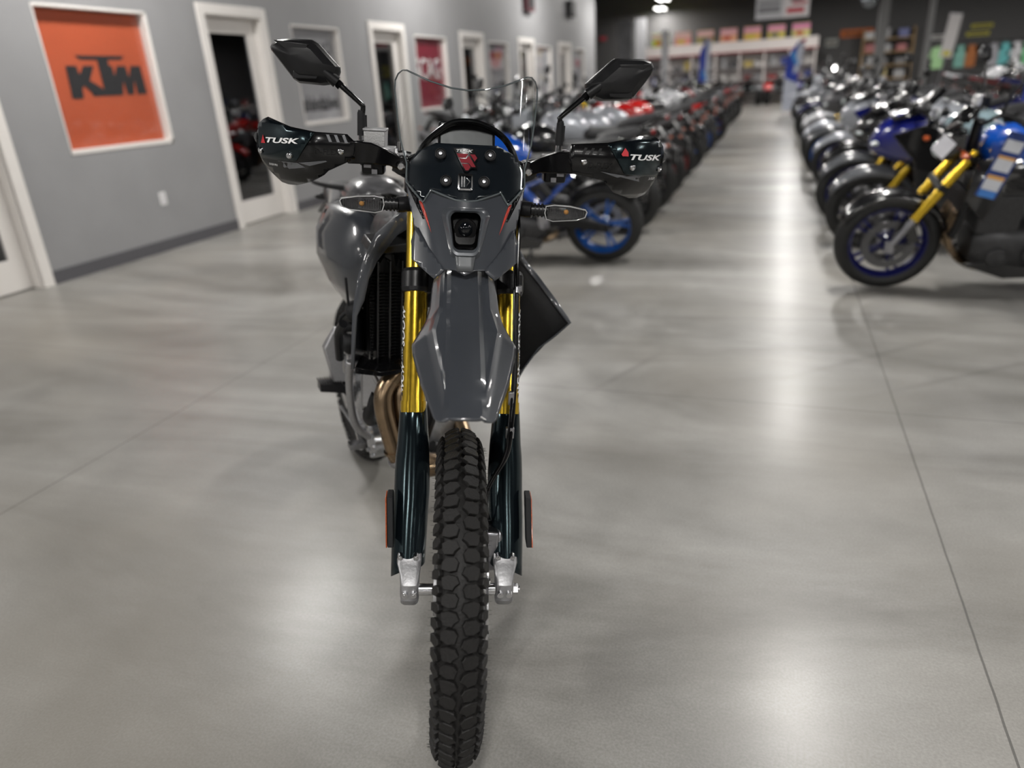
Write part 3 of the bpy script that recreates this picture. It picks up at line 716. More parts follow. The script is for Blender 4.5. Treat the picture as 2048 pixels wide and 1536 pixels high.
# ---------- upper dark cowl, arch, clear windscreen
cw_ = [(0, .786), (.022, .789), (.036, .793), (.052, .7975), (.070, .8025), (.0845, .780), (.1225, .808), (.123, .83), (.113, .853), (.098, .872), (.062, .8895), (0, .8905)]
outl = cw_ + [(-x, w_) for x, w_ in reversed(cw_[1:-1])]
b = MB(TF); b.patch(outl, lambda x, w_: (x, gm(x, w_) + .002 - .004 * max(0, 1 - abs(x) / .06), w_), .008); cowl = b.done('instrument_cowl', mat('smoked_cowl', (.009, .012, .016), .2, 0, 1.0, 30, .05, coat_rough=.03), HERO, solid=.004, ang=40)
arch = [(-.113, .830), (-.105, .856), (-.090, .883), (-.068, .9055), (-.035, .9285), (.003, .9345), (.038, .928), (.072, .911), (.094, .888), (.108, .858), (.115, .832)]
b = MB(TF); b.tube([(x, gm(x, w_) + .020, w_) for x, w_ in arch], .0048, smooth=6)
b.tube([(x * .985, gm(x, w_) + .032, w_ - .003) for x, w_ in arch], .006, smooth=6); b.done('meter_hood', GBLACK, cowl)
b = MB(TF); b.box((0, .345, .895), (.12, .03, .07), Matrix.Rotation(radians(-25), 3, 'X')); b.done('meter', SBLACK, cowl, bevel=.006)
wsh = [(0, .7865), (.022, .789), (.036, .793), (.052, .7975), (.071, .803), (.0865, .779), (.1235, .812), (.123, .845), (.140, .890), (.148, .928), (.1575, .985), (.157, 1.005), (.150, 1.018), (.139, 1.0255), (.128, 1.025), (.078, 1.0065), (.035, .996), (0, .993)]
outl = wsh + [(-x, w_) for x, w_ in reversed(wsh[1:-1])]
b = MB(TF); b.patch(outl, lambda x, w_: (x, gm(x, w_) - .010 + 9 * max(0, abs(x) - .118) ** 1.6, w_), .008); ws = b.done('windscreen', SHIELD, HERO, ang=60)
def border(mb, pts, fn, r):
    n = len(pts); P = []
    for i in range(n):
        p, q = pts[i], pts[(i + 1) % n]; L_ = max(1, int(math.dist(p, q) / .01))
        for k in range(L_): P.append(fn(p[0] + (q[0] - p[0]) * k / L_, p[1] + (q[1] - p[1]) * k / L_))
    mb.tube(P, r, 6, closed=True)
b = MB(TF); border(b, outl, lambda x, w_: (x, gm(x, w_) - .010 + 9 * max(0, abs(x) - .118) ** 1.6, w_), .0018); b.done('windscreen_edge', SHEDGE, ws)
for (x, w_) in ((-.053, .871), (.048, .872), (-.041, .822), (.036, .823)):
    c0 = Vector((x, gm(x, w_) - .0105, w_)); nrm = Vector((0, 1, -.55)).normalized()
    b = MB(TF); b.lathe([(.0115, 0), (.0115, -.003), (.0095, -.0045), (.0085, -.002), (.0001, -.002)], c0, nrm, 24); g = b.done('screw_grommet', MBLACK, ws)
    b = MB(TF); b.lathe([(.0038, -.001), (.004, -.0035), (.0033, -.0045), (.002, -.0046), (.0018, -.003), (.0001, -.003)], c0, nrm, 14); b.done('screw', STEEL, g)
def ZP(X, Y): return ((780 + X * .1367 - 933.5) * .00102, .884 - (220 + Y * .1367 - 295) * .00088)
so = lambda x, w_: (x, gm(x, w_) - .0118, w_)
b = MB(TF); b.patch([ZP(*q) for q in ((925, 548), (1228, 548), (1242, 620), (1290, 680), (1248, 750), (1280, 855), (1195, 850), (1135, 908), (1090, 900))], so, .01); lg = b.done('shield_badge', GBLACK, ws)
b = MB(TF); so2 = lambda x, w_: (x, gm(x, w_) - .0123, w_)
for poly in ([(975, 630), (1145, 630), (1105, 692), (1005, 692)], [(1012, 705), (1115, 705), (1155, 655), (1255, 828), (1195, 830), (1150, 770), (1043, 770)],
             [(1168, 635), (1240, 635), (1275, 690), (1237, 745), (1205, 690)], [(1050, 785), (1150, 785), (1180, 830), (1150, 882), (1110, 885)]): b.patch([ZP(*q) for q in poly], so2, .01) #
b.done('badge_emblem', RED, lg)
def ftext(txt, x0, x1, w0, w1, fn, m, name, parent, shear=.25, bold=.02, T=None, off=.0005, rot=0):
    V, Fc = text2d(txt, x0, x1, w0, w1, shear, bold); b = MB(T or TF); xc, wc = (x0 + x1) / 2, (w0 + w1) / 2
    out = []
    for p in V:
        dx, dw = p[0] - xc, p[1] - wc; x, w_ = xc + dx * cos(rot) - dw * sin(rot), wc + dx * sin(rot) + dw * cos(rot)
        q = fn(x, w_); out.append((q[0], q[1] - off, q[2]))
    b.raw(out, Fc); return b.done(name, m, parent, ang=80)
ftext('TUSK', -.0215, .0125, .8770, .8822, so2, mat('silver_ink', (.5, .5, .5), .4), 'badge_lettering', lg)
b = MB(TF)
for k, (x, w_, s_) in enumerate(((-.002, .8225, .016),)):
    o4 = rrect(x, w_, .030, .030, .030, .004, 3); i4 = rrect(x, w_, .024, .024, .024, .003, 3)
    b.rings([[(p, gm(p, q) - .0118, q) for p, q in o4], [(p, gm(p, q) - .0140, q) for p, q in i4]], False)
    for dx in (-.007, -.002): b.prism([(x + dx - .0015, gm(x, w_) - .012, w_ - .010), (x + dx + .0015, gm(x, w_) - .012, w_ - .010), (x + dx + .0015, gm(x, w_) - .0185 + .012, w_ + .010), (x + dx - .0015, gm(x, w_) - .0185 + .012, w_ + .010)], (0, -.002, 0))
    b.tube([(x + .002, gm(x, w_) - .010, w_ + .008), (x + .009, gm(x, w_) - .0135, w_ + .001), (x + .003, gm(x, w_) - .0165, w_ - .006)], .0007, 5)
b.done('shield_emblem', CHROME, ws)
# ---------- signals
for sx in (-1, 1):
    b = MB(TF); w0 = .765
    b.cyl((sx * .10, .30, w0), (sx * .135, .285, w0), .016, n=18); b.cyl((sx * .128, .285, w0), (sx * .142, .28, w0), .0165, n=18); b.cyl((sx * .14, .28, w0), (sx * .175, .278, w0), .011, .0125, n=18)
    for k in range(3): b.cyl((sx * (.146 + k * .008), .28, w0), (sx * (.149 + k * .008), .28, w0), .0145, n=18)
    st_ = b.done('turn_signal', SBLACK, HERO)
    ol = [(.168, .779), (.185, .7825), (.222, .7805), (.256, .7745), (.2595, .770), (.256, .7585), (.238, .752), (.185, .7475), (.170, .752), (.166, .765)]
    ol = [(sx * a, c + (-.003 if sx > 0 else 0)) for a, c in ol]; xc = sx * .213; wc = .765
    def ring_(s_, v): return [(xc + (a - xc) * s_, v, wc + (c - wc) * s_) for a, c in ol]
    b = MB(TF); b.rings([ring_(.75, .292), ring_(1, .282), ring_(1, .268), ring_(.93, .266), ring_(.93, .272)], False); b.F([b.V(p) for p in ring_(.75, .292)]); b.done('signal_housing', SBLACK, st_, ang=40)
    b = MB(TF); vv = ring_(.93, .272); b.F([b.V(p) for p in vv]);
    for k in range(15):
        x = sx * (.178 + .005 * k)
        if abs(k - 8) > 0: b.cyl((x, .2705, .7555), (x, .2705, .7735), .0018, n=6)
    b.done('signal_reflector', REFLECTOR, st_)
    b = MB(TF); b.ell((sx * .214, .271, .765), (.0055, .006, .0055), 12, 8); b.done('signal_bulb', BULB, st_)
    b = MB(TF); b.rings([ring_(.97, .268), ring_(.90, .262), ring_(.5, .260)], False); b.F([b.V(p) for p in ring_(.5, .260)]); b.done('signal_lens', LENS, st_, ang=30)
    b = MB(TF); P = ring_(.96, .266); b.tube(P, .0012, 6, closed=True); b.done('lens_rim', mat('lens_rim_plastic', (.5, .5, .5), .15, 0, .5), st_)
# ---------- handlebar
b = MB(TF)
hb = [(-.425, .505, .858), (-.30, .478, .856), (-.20, .455, .850), (-.125, .43, .835), (-.06, .41, .80), (.06, .41, .80), (.125, .43, .835), (.20, .455, .850), (.30, .478, .856), (.425, .505, .858)]
b.tube(hb, .0125, 14, smooth=5); bar = b.done('handlebar', SBLACK, HERO)
b = MB(TF); b.box((0, .41, .80), (.16, .05, .04)); b.done('bar_clamp', SBLACK, bar, bevel=.006)
for sx in (-1, 1):
    b = MB(TF); b.tube([(sx * .29, .476, .856), (sx * .41, .502, .858)], .0165, 16); b.done('grip', MBLACK, bar)
    b = MB(TF); b.box((sx * .205, .45, .845), (.06, .05, .042)); b.box((sx * .205, .44, .822), (.05, .045, .03)); b.box((sx * .228, .45, .868), (.02, .03, .02)); sw = b.done('switch_box', SBLACK, bar, bevel=.005)
    b = MB(TF); b.box((sx * .20, .412, .815), (.012, .02, .010)); b.box((sx * .215, .412, .826), (.016, .02, .006)); b.done_each('switch_button', STEEL, sw)
    b = MB(TF)
    b.tube([(sx * .17, .43, .852), (sx * .22, .405, .855), (sx * .30, .41, .855), (sx * .39, .43, .85)], [.009, .008, .006, .006], 10, smooth=5); b.done('lever', STEEL, bar)
    # guard mount arm
    b = MB(TF)
    b.loft([[(sx * .135, .408 + dv, .832 + dw) for dv, dw in ((-.012, -.014), (.018, -.014), (.018, .014), (-.012, .014))],
            [(sx * .165, .385 + dv, .848 + dw) for dv, dw in ((-.012, -.016), (.018, -.016), (.018, .016), (-.012, .016))],
            [(sx * .20, .355 + dv, .858 + dw) for dv, dw in ((-.010, -.022), (.016, -.022), (.016, .022), (-.010, .022))],
            [(sx * .25, .345 + dv, .860 + dw) for dv, dw in ((-.008, -.024), (.012, -.024), (.012, .024), (-.008, .024))]])
    b.cyl((sx * .140, .39, .832), (sx * .140, .45, .832), .021, n=20); arm = b.done('guard_bracket', GBLACK, bar, bevel=.003)
    b = MB(TF); b.lathe([(.0085, 0), (.0085, -.006), (.006, -.008), (.0045, -.008), (.004, -.004), (.0001, -.004)], (sx * .140, .389, .832), (0, 1, 0), 16); b.done('bracket_bolt', CHROME, arm)
    b = MB(TF); b.tube([(sx * .135, .41, .84), (sx * .09, .38, .86), (sx * .04, .36, .84), (sx * .02, .40, .76)], .005, 8, smooth=6); b.tube([(sx * .16, .42, .82), (sx * .11, .37, .80), (sx * .05, .38, .76)], .004, 8, smooth=6); b.done('control_cable', GBLACK, bar)
# master cylinder, mirror stems
b = MB(TF); b.loft([[(x, v, .868) for x, v in ((-.2215, .402), (-.1755, .402), (-.1745, .452), (-.2205, .452))], [(x, v, .900) for x, v in ((-.2215, .400), (-.1765, .400), (-.1735, .454), (-.2215, .454))]])
mc = b.done('brake_reservoir', mat('cast_silver', (.5, .5, .5), .55, .7, 0, 400, .12, .5), bar, bevel=.002)
b = MB(TF); b.bbox(-.2235, -.1725, .398, .456, .900, .9055); b.bbox(-.225, -.155, .40, .45, .856, .868); b.done('reservoir_cap', SILVER, mc, bevel=.0015)
ftext('DOT 4', -.208, -.188, .8705, .8755, lambda x, w_: (x, .4015, w_), mat('grey_ink3', (.25, .25, .25), .5), 'reservoir_lettering', mc, shear=0)
b = MB(TF); b.cyl((-.17, .42, .858), (-.12, .41, .852), .008); b.cyl((-.135, .41, .852), (-.13, .41, .852), .012, n=6); b.cyl((-.155, .415, .855), (-.15, .415, .855), .012, n=6); b.cyl((-.145, .405, .862), (-.145, .405, .880), .004); b.done('banjo_fitting', CHROME, mc)
def mirror(sx, sc):
    bx = -.231 if sx < 0 else .213; b0 = .885 if sx < 0 else .892
    if sx < 0:
        stem = [(-.231, .448, .925), (-.2265, .446, .945), (-.233, .443, .955), (-.284, .440, .998)]
        ol = [(-.418, 1.056), (-.414, 1.062), (-.401, 1.0705), (-.376, 1.0745), (-.331, 1.0745), (-.317, 1.068), (-.274, 1.024), (-.2735, 1.014), (-.283, .990), (-.309, .9855), (-.360, .9875), (-.372, .9945), (-.4165, 1.050)]
    else:
        stem = [(.213, .448, .925), (.211, .446, .943), (.214, .443, .950), (.272, .440, 1.002)]
        ol = [(.262, 1.020), (.318, 1.0715), (.326, 1.075), (.388, 1.077), (.405, 1.0725), (.4125, 1.062), (.408, 1.046), (.392, 1.022), (.373, .996), (.360, .990), (.298, .9855), (.276, .992), (.262, 1.010)]
    b = MB(TF); b.tube(stem, [.0065, .0055, .0055, .0065], 12, smooth=5)
    b.cyl((stem[-1][0] + (.006 if sx < 0 else -.006), .440, stem[-1][2] - .006), stem[-1], .0085, .007, n=12); b.cyl((stem[-1][0] + (.012 if sx < 0 else -.012), .440, stem[-1][2] - .012), (stem[-1][0] + (.006 if sx < 0 else -.006), .440, stem[-1][2] - .006), .010, n=6)
    o = b.done('mirror', GBLACK, HERO)
    b = MB(TF); b.cyl((bx, .448, .887), (bx, .448, .935), .0098, .0085, n=18); b.cyl((bx, .448, .933), (bx, .447, .940), .0085, .0065, n=18); b.cyl((bx + .006, .452, .895), (bx + .006, .452, .93), .006, .006, n=10); b.done('stem_boot', MBLACK, o)
    b = MB(TF); b.cyl((bx, .448, .862), (bx, .448, .890), .0075, n=14); b.cyl((bx, .448, .862), (bx, .448, .872), .0115, n=6); b.done('stem_nut', CHROME, o)
    xc = sum(p[0] for p in ol) / len(ol); wc = sum(p[1] for p in ol) / len(ol)
    def r_(s_, v): return [(xc + (a - xc) * s_, v, wc + (c - wc) * s_) for a, c in ol]
    b = MB(TF); b.rings([r_(.97, .462), r_(1, .458), r_(1, .448), r_(.965, .440), r_(.90, .431), r_(.60, .420), r_(.3, .417)], True)
    h = b.done('mirror_head', SBLACK, o, ang=24)
    # upper trapezoid panel and lower plate
    m_ = 1 if sx < 0 else -1
    def mp(dx, dw): return (xc + m_ * dx, wc + dw)
    for (poly, vv) in (([(-.055, .034), (.016, .030), (.010, .016), (-.032, .018), (-.038, .022)], .421), ([(-.018, -.022), (.035, -.024), (.030, -.037), (-.020, -.038)], .423)):
        b = MB(TF); P = [mp(*q) for q in poly]; b.loft([[(a, .434, c) for a, c in P], [(a, vv - .0015, c) for a, c in P]]); b.done('head_panel', SBLACK, h, bevel=.0015)
    b = MB(TF); e = stem[-1]; inx = -.03 if sx < 0 else .03
    b.cyl((e[0] + (.004 if sx < 0 else -.004), .436, e[2] - .004), (e[0] + inx, .430, e[2] + .022), .013, .010, n=20); b.done('mirror_socket', SBLACK, h)
    b = MB(TF); b.rings([r_(.93, .4625), r_(.90, .4635)], True); b.done('mirror_glass', CHROME, h)
mirror(-1, 1); mirror(1, 1)
# ---------- hand guards
def hgf(x, w_): return .325 + (max(0, abs(x) - .3) ** 2) * 4.2 + 7 * (w_ - .872) ** 2
for sx in (-1, 1):
    f0 = lambda x, w_: (x, hgf(x, w_), w_)
    full = [(-.449, .880), (-.443, .902), (-.430, .912), (-.417, .9175), (-.362, .903), (-.310, .8965), (-.246, .895), (-.230, .881), (-.232, .849), (-.289, .822), (-.300, .812), (-.331, .794), (-.368, .782), (-.388, .781), (-.404, .784), (-.422, .802), (-.440, .822), (-.453, .851)]
    if sx > 0: full = [(.448, .880), (.443, .898), (.430, .912), (.415, .918), (.376, .919), (.300, .904), (.222, .898), (.218, .870), (.229, .841), (.300, .828), (.329, .802), (.375, .786), (.395, .785), (.416, .792), (.430, .818), (.445, .850)]
    b = MB(TF); b.patch(full, f0, .012); hg_ = b.done('hand_guard', GBLACK, HERO, solid=.004, soff=1, ang=40); hg_['label'] = 'black hand guard with white lettering'
    off = lambda d: (lambda x, w_: (x, hgf(x, w_) - d, w_))
    # outer raised shell
    sh = [(-.449, .880), (-.443, .902), (-.430, .911), (-.417, .9155), (-.362, .901), (-.312, .8955), (-.356, .835), (-.443, .832), (-.453, .851)]
    if sx > 0: sh = [(.448, .880), (.443, .897), (.430, .910), (.415, .916), (.376, .917), (.300, .9025), (.345, .842), (.436, .832), (.445, .850)]
    b = MB(TF); b.patch(sh, off(.006), .010); b.done('guard_shell', PBLACK, hg_, solid=.003, ang=40)
    # lower spoiler and grey stripes
    st1 = [(-.352, .833), (-.292, .8415), (-.290, .839), (-.328, .828)]; st2 = [(-.437, .829), (-.424, .831), (-.355, .8325), (-.338, .824), (-.425, .808)]
    if sx > 0: st1 = [(.352, .838), (.290, .846), (.330, .834)]; st2 = [(.436, .837), (.405, .8385), (.372, .838), (.335, .836), (.424, .816)]
    b = MB(TF)
    for s_ in (st1, st2): b.patch(s_, off(.0055), .012)
    b.done_each('guard_stripe', GREYL, hg_)
    b = MB(TF)
    for k in range(6):
        x0 = sx * (.425 - k * .011)
        b.tube([off(.004)(x0 + sx * -.0 - 0, .812 - k * .001), off(.004)(x0 + sx * .004, .803 - .002 * k), off(.004)(x0 + sx * -.004 * 0 + sx * .0005, .795 - k * .001)][:2] + [off(.004)(x0 + sx * .010, .792 - k * .0)][:0], .0008, 5)
    b.done_each('guard_rib', SBLACK, hg_)
    b = MB(TF)
    P = ((-.4425, .849), (-.369, .847), (-.260, .862)) if sx < 0 else ((.4385, .851), (.361, .857), (.252, .865))
    for k, (x, w_) in enumerate(P):
        q = off(.009 if k < 2 else .004)(x, w_); nx = -.9 if k == 0 else -.1
        d = Vector((sx * .8, -.6, 0)) if k == 0 else Vector((sx * .15, -1, 0))
        b.lathe([(.0068, 0), (.0068, .002), (.005, .0045), (.003, .005), (.0022, .0025), (.0001, .0025)], q, d, 16)
    b.done_each('guard_screw', CHROME, hg_)
    tx = (-.425, -.344) if sx < 0 else (.352, .4385)
    V, Fc = text2d('TUSK', tx[0], tx[1], .870 if sx < 0 else .871, .881 if sx < 0 else .883, .25, .03); b = MB(TF)
    b.raw([(lambda q: (q[0], q[1], q[2]))(off(.0105)(x, w_ + (.06 * (x + .385) if sx < 0 else -.035 * (x - .395)))) for x, w_ in V], Fc); b.done('guard_lettering', WHITE, hg_, ang=80)
    P = [(-.432, .883), (-.439, .865), (-.427, .866)] if sx < 0 else [(.339, .897), (.331, .884), (.334, .880), (.348, .880), (.347, .888)]
    b = MB(TF); b.patch(P, off(.0105), .01); b.done('guard_emblem', mat('bright_red_vinyl', (.5, .02, .03), .4), hg_)
    a_, c_ = ((-.427, -.404) if sx < 0 else (.413, .434))
    ftext('X-FLEX PRO' if sx < 0 else 'X-FLEX', a_, c_, .8195 if sx < 0 else .8265, .824 if sx < 0 else .832, off(.0062), WHITE, 'stripe_lettering', hg_)
    # embossed blocks near the inner end
    b = MB(TF)
    for k in range(3):
        x0 = sx * (.289 - k * .016)
        b.patch([(x0, .8935), (x0 - sx * .006, .8935), (x0 - sx * .002 - sx * .010, .8795), (x0 - sx * .006, .8795)], off(.0052), .02)
    b.done_each('guard_relief', GREYL if sx < 0 else MBLACK, hg_)
    ftext('D-FLEX', *(sorted((sx * .262, sx * .315))), .850 + (.003 if sx < 0 else .0), .864, off(.0045), SBLACK, 'embossed_lettering', hg_, shear=.1)
    b = MB(TF); b.tube([(sx * .448, .42, .876), (sx * .452, .46, .866), (sx * .425, .505, .858)], .011, 10, smooth=4); b.done('bar_end', SBLACK, hg_)
# ---------- body of the front motorcycle (frame B: x lateral, y back, z up from axle height)
# radiator shroud on the camera's left (x<0): thin flaring plate whose front edge faces the viewer
def shroud(sx):
    if sx < 0:
        fr = [(-.118, .50, .730), (-.165, .50, .700), (-.196, .50, .674), (-.223, .50, .625), (-.238, .50, .582), (-.249, .50, .530), (-.2555, .50, .485), (-.260, .50, .42), (-.264, .50, .349)]
        inn = [(-.112, .485, .694), (-.150, .485, .672), (-.178, .485, .640), (-.200, .485, .612), (-.220, .485, .572), (-.232, .485, .523), (-.249, .49, .485), (-.255, .492, .42), (-.259, .495, .352)]
        bk = [(-.09, .78, .70), (-.11, .80, .66), (-.12, .80, .63), (-.125, .80, .59), (-.13, .79, .55), (-.15, .77, .50), (-.16, .74, .45), (-.167, .71, .40), (-.175, .68, .35)]
    else:
        fr = [(.118, .50, .70), (.165, .50, .64), (.193, .50, .597), (.222, .47, .555), (.255, .44, .505), (.285, .42, .458), (.292, .415, .446), (.262, .44, .405), (.232, .47, .365), (.205, .50, .30), (.195, .51, .27)]
        inn = [(.112, .485, .68), (.158, .487, .625), (.186, .487, .585), (.214, .46, .545), (.246, .43, .496), (.276, .412, .455), (.284, .410, .446), (.256, .432, .407), (.227, .462, .368), (.20, .492, .303), (.19, .502, .273)]
        bk = [(.09, .78, .68), (.11, .80, .63), (.12, .80, .60), (.125, .80, .57), (.13, .79, .53), (.135, .77, .49), (.14, .74, .45), (.142, .72, .42), (.145, .70, .38), (.15, .65, .33), (.15, .63, .30)]
    b = MB(TB)
    n = len(fr)
    for i in range(n - 1):
        b.raw([fr[i], fr[i + 1], bk[i + 1], bk[i]], [(0, 1, 2, 3)]); b.raw([fr[i], fr[i + 1], inn[i + 1], inn[i]], [(0, 1, 2, 3)])
    o = b.done('radiator_shroud', GREY, HERO, solid=.005, ang=40)
    return o
shL = shroud(-1); shR = shroud(1)
b = MB(TB)   # inner face of the right shroud
b.raw([(.112, .49, .68), (.186, .492, .585), (.246, .436, .496), (.284, .415, .446), (.256, .438, .407), (.20, .498, .303), (.13, .55, .27), (.10, .56, .45), (.09, .55, .66)], [(0, 1, 2, 3, 4, 5, 6, 7, 8)])
b.done('shroud_liner', MBLACK, shR, solid=.003)
# radiator with slatted guard
b = MB(TB); b.bbox(-.195, -.085, .612, .65, .34, .58); rad = b.done('radiator', MBLACK, HERO, bevel=.006); 
b = MB(TB)
b.prism([(x, .60, z) for x, z in ((-.192, .33), (-.192, .50), (-.172, .57), (-.14, .62), (-.085, .64), (-.085, .33))], (0, .012, 0))
for k in range(4):
    x = -.188 + k * .031
    b.raw([(x, .555, .335), (x + .006, .553, .335), (x + .013, .553, .60), (x + .007, .555, .60), (x, .60, .335), (x + .006, .60, .335), (x + .013, .60, .60), (x + .007, .60, .60)], [(0, 1, 2, 3), (4, 7, 6, 5), (0, 4, 5, 1), (1, 5, 6, 2), (2, 6, 7, 3), (3, 7, 4, 0)])
b.loft([[(-.255, .505, .352), (-.215, .60, .352), (-.215, .60, .335), (-.255, .505, .335)], [(-.19, .50, .335), (-.19, .60, .335), (-.19, .60, .322), (-.19, .50, .322)], [(-.10, .51, .335), (-.10, .60, .335), (-.10, .60, .325), (-.10, .51, .325)]])
b.done('radiator_guard', GBLACK, rad, bevel=.0015)
b = MB(TB)
for k in range(26): b.bbox(-.19, -.09, .590, .598, .345 + k * .0085, .347 + k * .0085)
b.done('radiator_fin', SBLACK, rad)
b = MB(TB); b.loft([[(-.21, .50, .625), (-.10, .50, .63), (-.10, .60, .64), (-.21, .60, .64)], [(-.20, .50, .64), (-.10, .51, .65), (-.10, .6, .66), (-.2, .6, .66)]]); b.done('radiator_cover', SBLACK, rad, bevel=.003)
# right radiator
b = MB(TB); b.bbox(.085, .17, .56, .60, .33, .60); b.done('radiator', MBLACK, HERO, bevel=.006)
# frame spars and head
b = MB(TB)
b.tube([(0, .47, .66), (-.05, .55, .60), (-.10, .75, .45), (-.11, .95, .25), (-.10, 1.02, .05)], .022, 10, smooth=4)
b.tube([(0, .47, .66), (.05, .55, .60), (.10, .75, .45), (.11, .95, .25), (.10, 1.02, .05)], .022, 10, smooth=4)
b.tube([(0, .50, .58), (0, .58, .30), (-.05, .66, .02), (-.05, .95, -.02)], .018, 10, smooth=4); b.tube([(.0, .66, .03), (.05, .70, .0), (.05, .95, -.02)], .018, 10, smooth=4)
b.tube([(-.08, .85, .50), (-.07, 1.2, .52), (-.05, 1.6, .60)], .012, 8, smooth=4); b.tube([(.08, .85, .50), (.07, 1.2, .52), (.05, 1.6, .60)], .012, 8, smooth=4)
b.done('frame', SBLACK, HERO)
# tank, seat
def sup(v, hx, z0, z1, p=2.8, n=20, cx=0):
    out = []; c = (z0 + z1) / 2; h = (z1 - z0) / 2
    for i in range(n):
        a = 2 * pi * i / n; ca, sa = cos(a), sin(a)
        out.append((cx + hx * math.copysign(abs(ca) ** (2 / p), ca), v, c + h * math.copysign(abs(sa) ** (2 / p), sa)))
    return out
b = MB(TB); b.loft([sup(.50, .07, .56, .66), sup(.56, .115, .52, .705), sup(.68, .14, .48, .725), sup(.80, .135, .48, .715), sup(.90, .10, .50, .67)]); tk = b.done('fuel_tank', mat('dark_tank_plastic', (.018, .019, .021), .42, 0, 0), HERO, ang=50)
b = MB(TB); b.cyl((0, .64, .715), (0, .64, .745), .032, n=24); b.done('fuel_cap', SBLACK, tk, bevel=.003)
b = MB(TB); b.loft([sup(.80, .07, .60, .70), sup(.88, .10, .56, .69), sup(1.0, .115, .55, .655), sup(1.2, .125, .555, .65), sup(1.4, .12, .58, .67), sup(1.62, .09, .62, .695), sup(1.72, .06, .65, .69)]); b.done('seat', SEATM, HERO, ang=50)
b = MB(TB)
nn = 14; rings_ = []
for v, hw, zt in ((1.12, .07, .70), (1.16, .088, .728), (1.22, .094, .742), (1.29, .094, .738), (1.35, .086, .725), (1.40, .07, .70)):
    rings_.append([(hw * cos(pi * i / (nn - 1)), v + .004 * sin(9 * i), .655 + (zt - .655) * (max(0, sin(pi * i / (nn - 1))) ** .55) + .004 * sin(7 * i + v * 60)) for i in range(nn)])
b.rings(rings_, False); b.done('seat_wrap', mat('crinkled_plastic_wrap', (.085, .085, .09), .3, 0, .3, 30, .5, .8), HERO, solid=.002, ang=50)
# tail side covers
for sx in (-1, 1):
    rows = []
    dl = [(.80, [(.10, .655), (.13, .60), (.14, .55), (.145, .50), (.14, .45), (.125, .40)]),
          (.92, [(.12, .69), (.165, .655), (.188, .59), (.192, .53), (.182, .46), (.135, .37)]),
          (1.05, [(.12, .685), (.185, .672), (.222, .60), (.224, .53), (.195, .45), (.14, .37)]),
          (1.15, [(.11, .68), (.175, .668), (.210, .60), (.212, .52), (.182, .44), (.13, .39)]),
          (1.28, [(.10, .67), (.145, .65), (.170, .59), (.172, .53), (.15, .46), (.115, .42)]),
          (1.50, [(.06, .69), (.09, .68), (.10, .64), (.10, .60), (.09, .57), (.07, .55)])]
    dr_ = [(v_, [(a_ * .82, c_) for a_, c_ in r_]) for v_, r_ in dl]
    data = dl if sx < 0 else dr_
    b = MB(TB)
    for i in range(len(data) - 1):
        (v0, a), (v1, c) = data[i], data[i + 1]
        for j in range(5): b.raw([(sx * a[j][0], v0, a[j][1]), (sx * a[j + 1][0], v0, a[j + 1][1]), (sx * c[j + 1][0], v1, c[j + 1][1]), (sx * c[j][0], v1, c[j][1])], [(0, 1, 2, 3)])
    o = b.done('side_cover', GREY, HERO, solid=.004, bevel=.006, ang=50)
    if sx < 0:
        b = MB(TB); b.tube([(-.098, .785, .672), (-.112, .80, .64), (-.135, .79, .60), (-.143, .79, .55)], .006, 8, smooth=4); b.tube([(-.095, .79, .672), (-.05, .80, .70)], .005, 8); b.tube([(-.10, .80, .665), (-.125, .91, .700), (-.122, 1.02, .694)], .006, 8, smooth=3); b.done('cover_seam', MBLACK, o)
    b = MB(TB); b.lathe([(.008, 0), (.008, .003), (.0001, .004)], (sx * (.190 if sx < 0 else .155), 1.08, .655), (sx, -.4, .6), 12); b.done('cover_screw', GBLACK, o)
b = MB(TB)
for sx in (-1, 1):
    b.tube([(sx * .07, 1.30, .70), (sx * .13, 1.36, .705), (sx * .15, 1.50, .71), (sx * .08, 1.70, .72)], .009, 8, smooth=4)
b.done('grab_rail', MBLACK, HERO)
for sx in (-1, 1):
    b = MB(TB); b.cyl((sx * .02, 1.62, .64), (sx * .06, 1.62, .64), .009)
    b.ell((sx * .085, 1.62, .642), (.036, .014, .013), 14, 8); o = b.done('rear_signal', SBLACK, HERO)
b = MB(TB); b.loft([sup(1.45, .06, .56, .60), sup(1.75, .055, .60, .625), sup(1.95, .05, .54, .555)]); b.done('rear_fender', SBLACK, HERO)
# engine
b = MB(TB)
b.loft([sup(.70, .05, -.02, .10), sup(.74, .105, -.05, .20), sup(.82, .125, -.06, .26), sup(.95, .12, -.05, .25), sup(1.03, .09, -.02, .18)])
b.loft([[(x, v, z) for x, v in ((-.07, .70), (.07, .70), (.07, .86), (-.07, .86))] for z in (.16, .36)])
for k in range(6): b.bbox(-.078, .078, .692, .868, .17 + k * .022, .176 + k * .022)
b.bbox(-.075, .075, .69, .87, .36, .44)
eng = b.done('engine', mat('engine_casting', (.42, .43, .44), .4, .9, 0, 120, .15, .3), HERO, bevel=.004)
b = MB(TB); b.lathe([(.085, 0), (.09, .03), (.08, .045), (.06, .05), (.0001, .052)], (-.115, .86, .13), (-1, 0, 0), 32); b.lathe([(.05, 0), (.052, .035), (.0001, .04)], (-.115, .78, .02), (-1, 0, 0), 24)
for k in range(6):
    a = k * pi / 3; b.cyl((-.145, .78 + .044 * cos(a), .02 + .044 * sin(a)), (-.158, .78 + .044 * cos(a), .02 + .044 * sin(a)), .006, n=6)
for k in range(8):
    a = k * pi / 4; b.cyl((-.15, .86 + .082 * cos(a), .13 + .082 * sin(a)), (-.165, .86 + .082 * cos(a), .13 + .082 * sin(a)), .007, n=8)
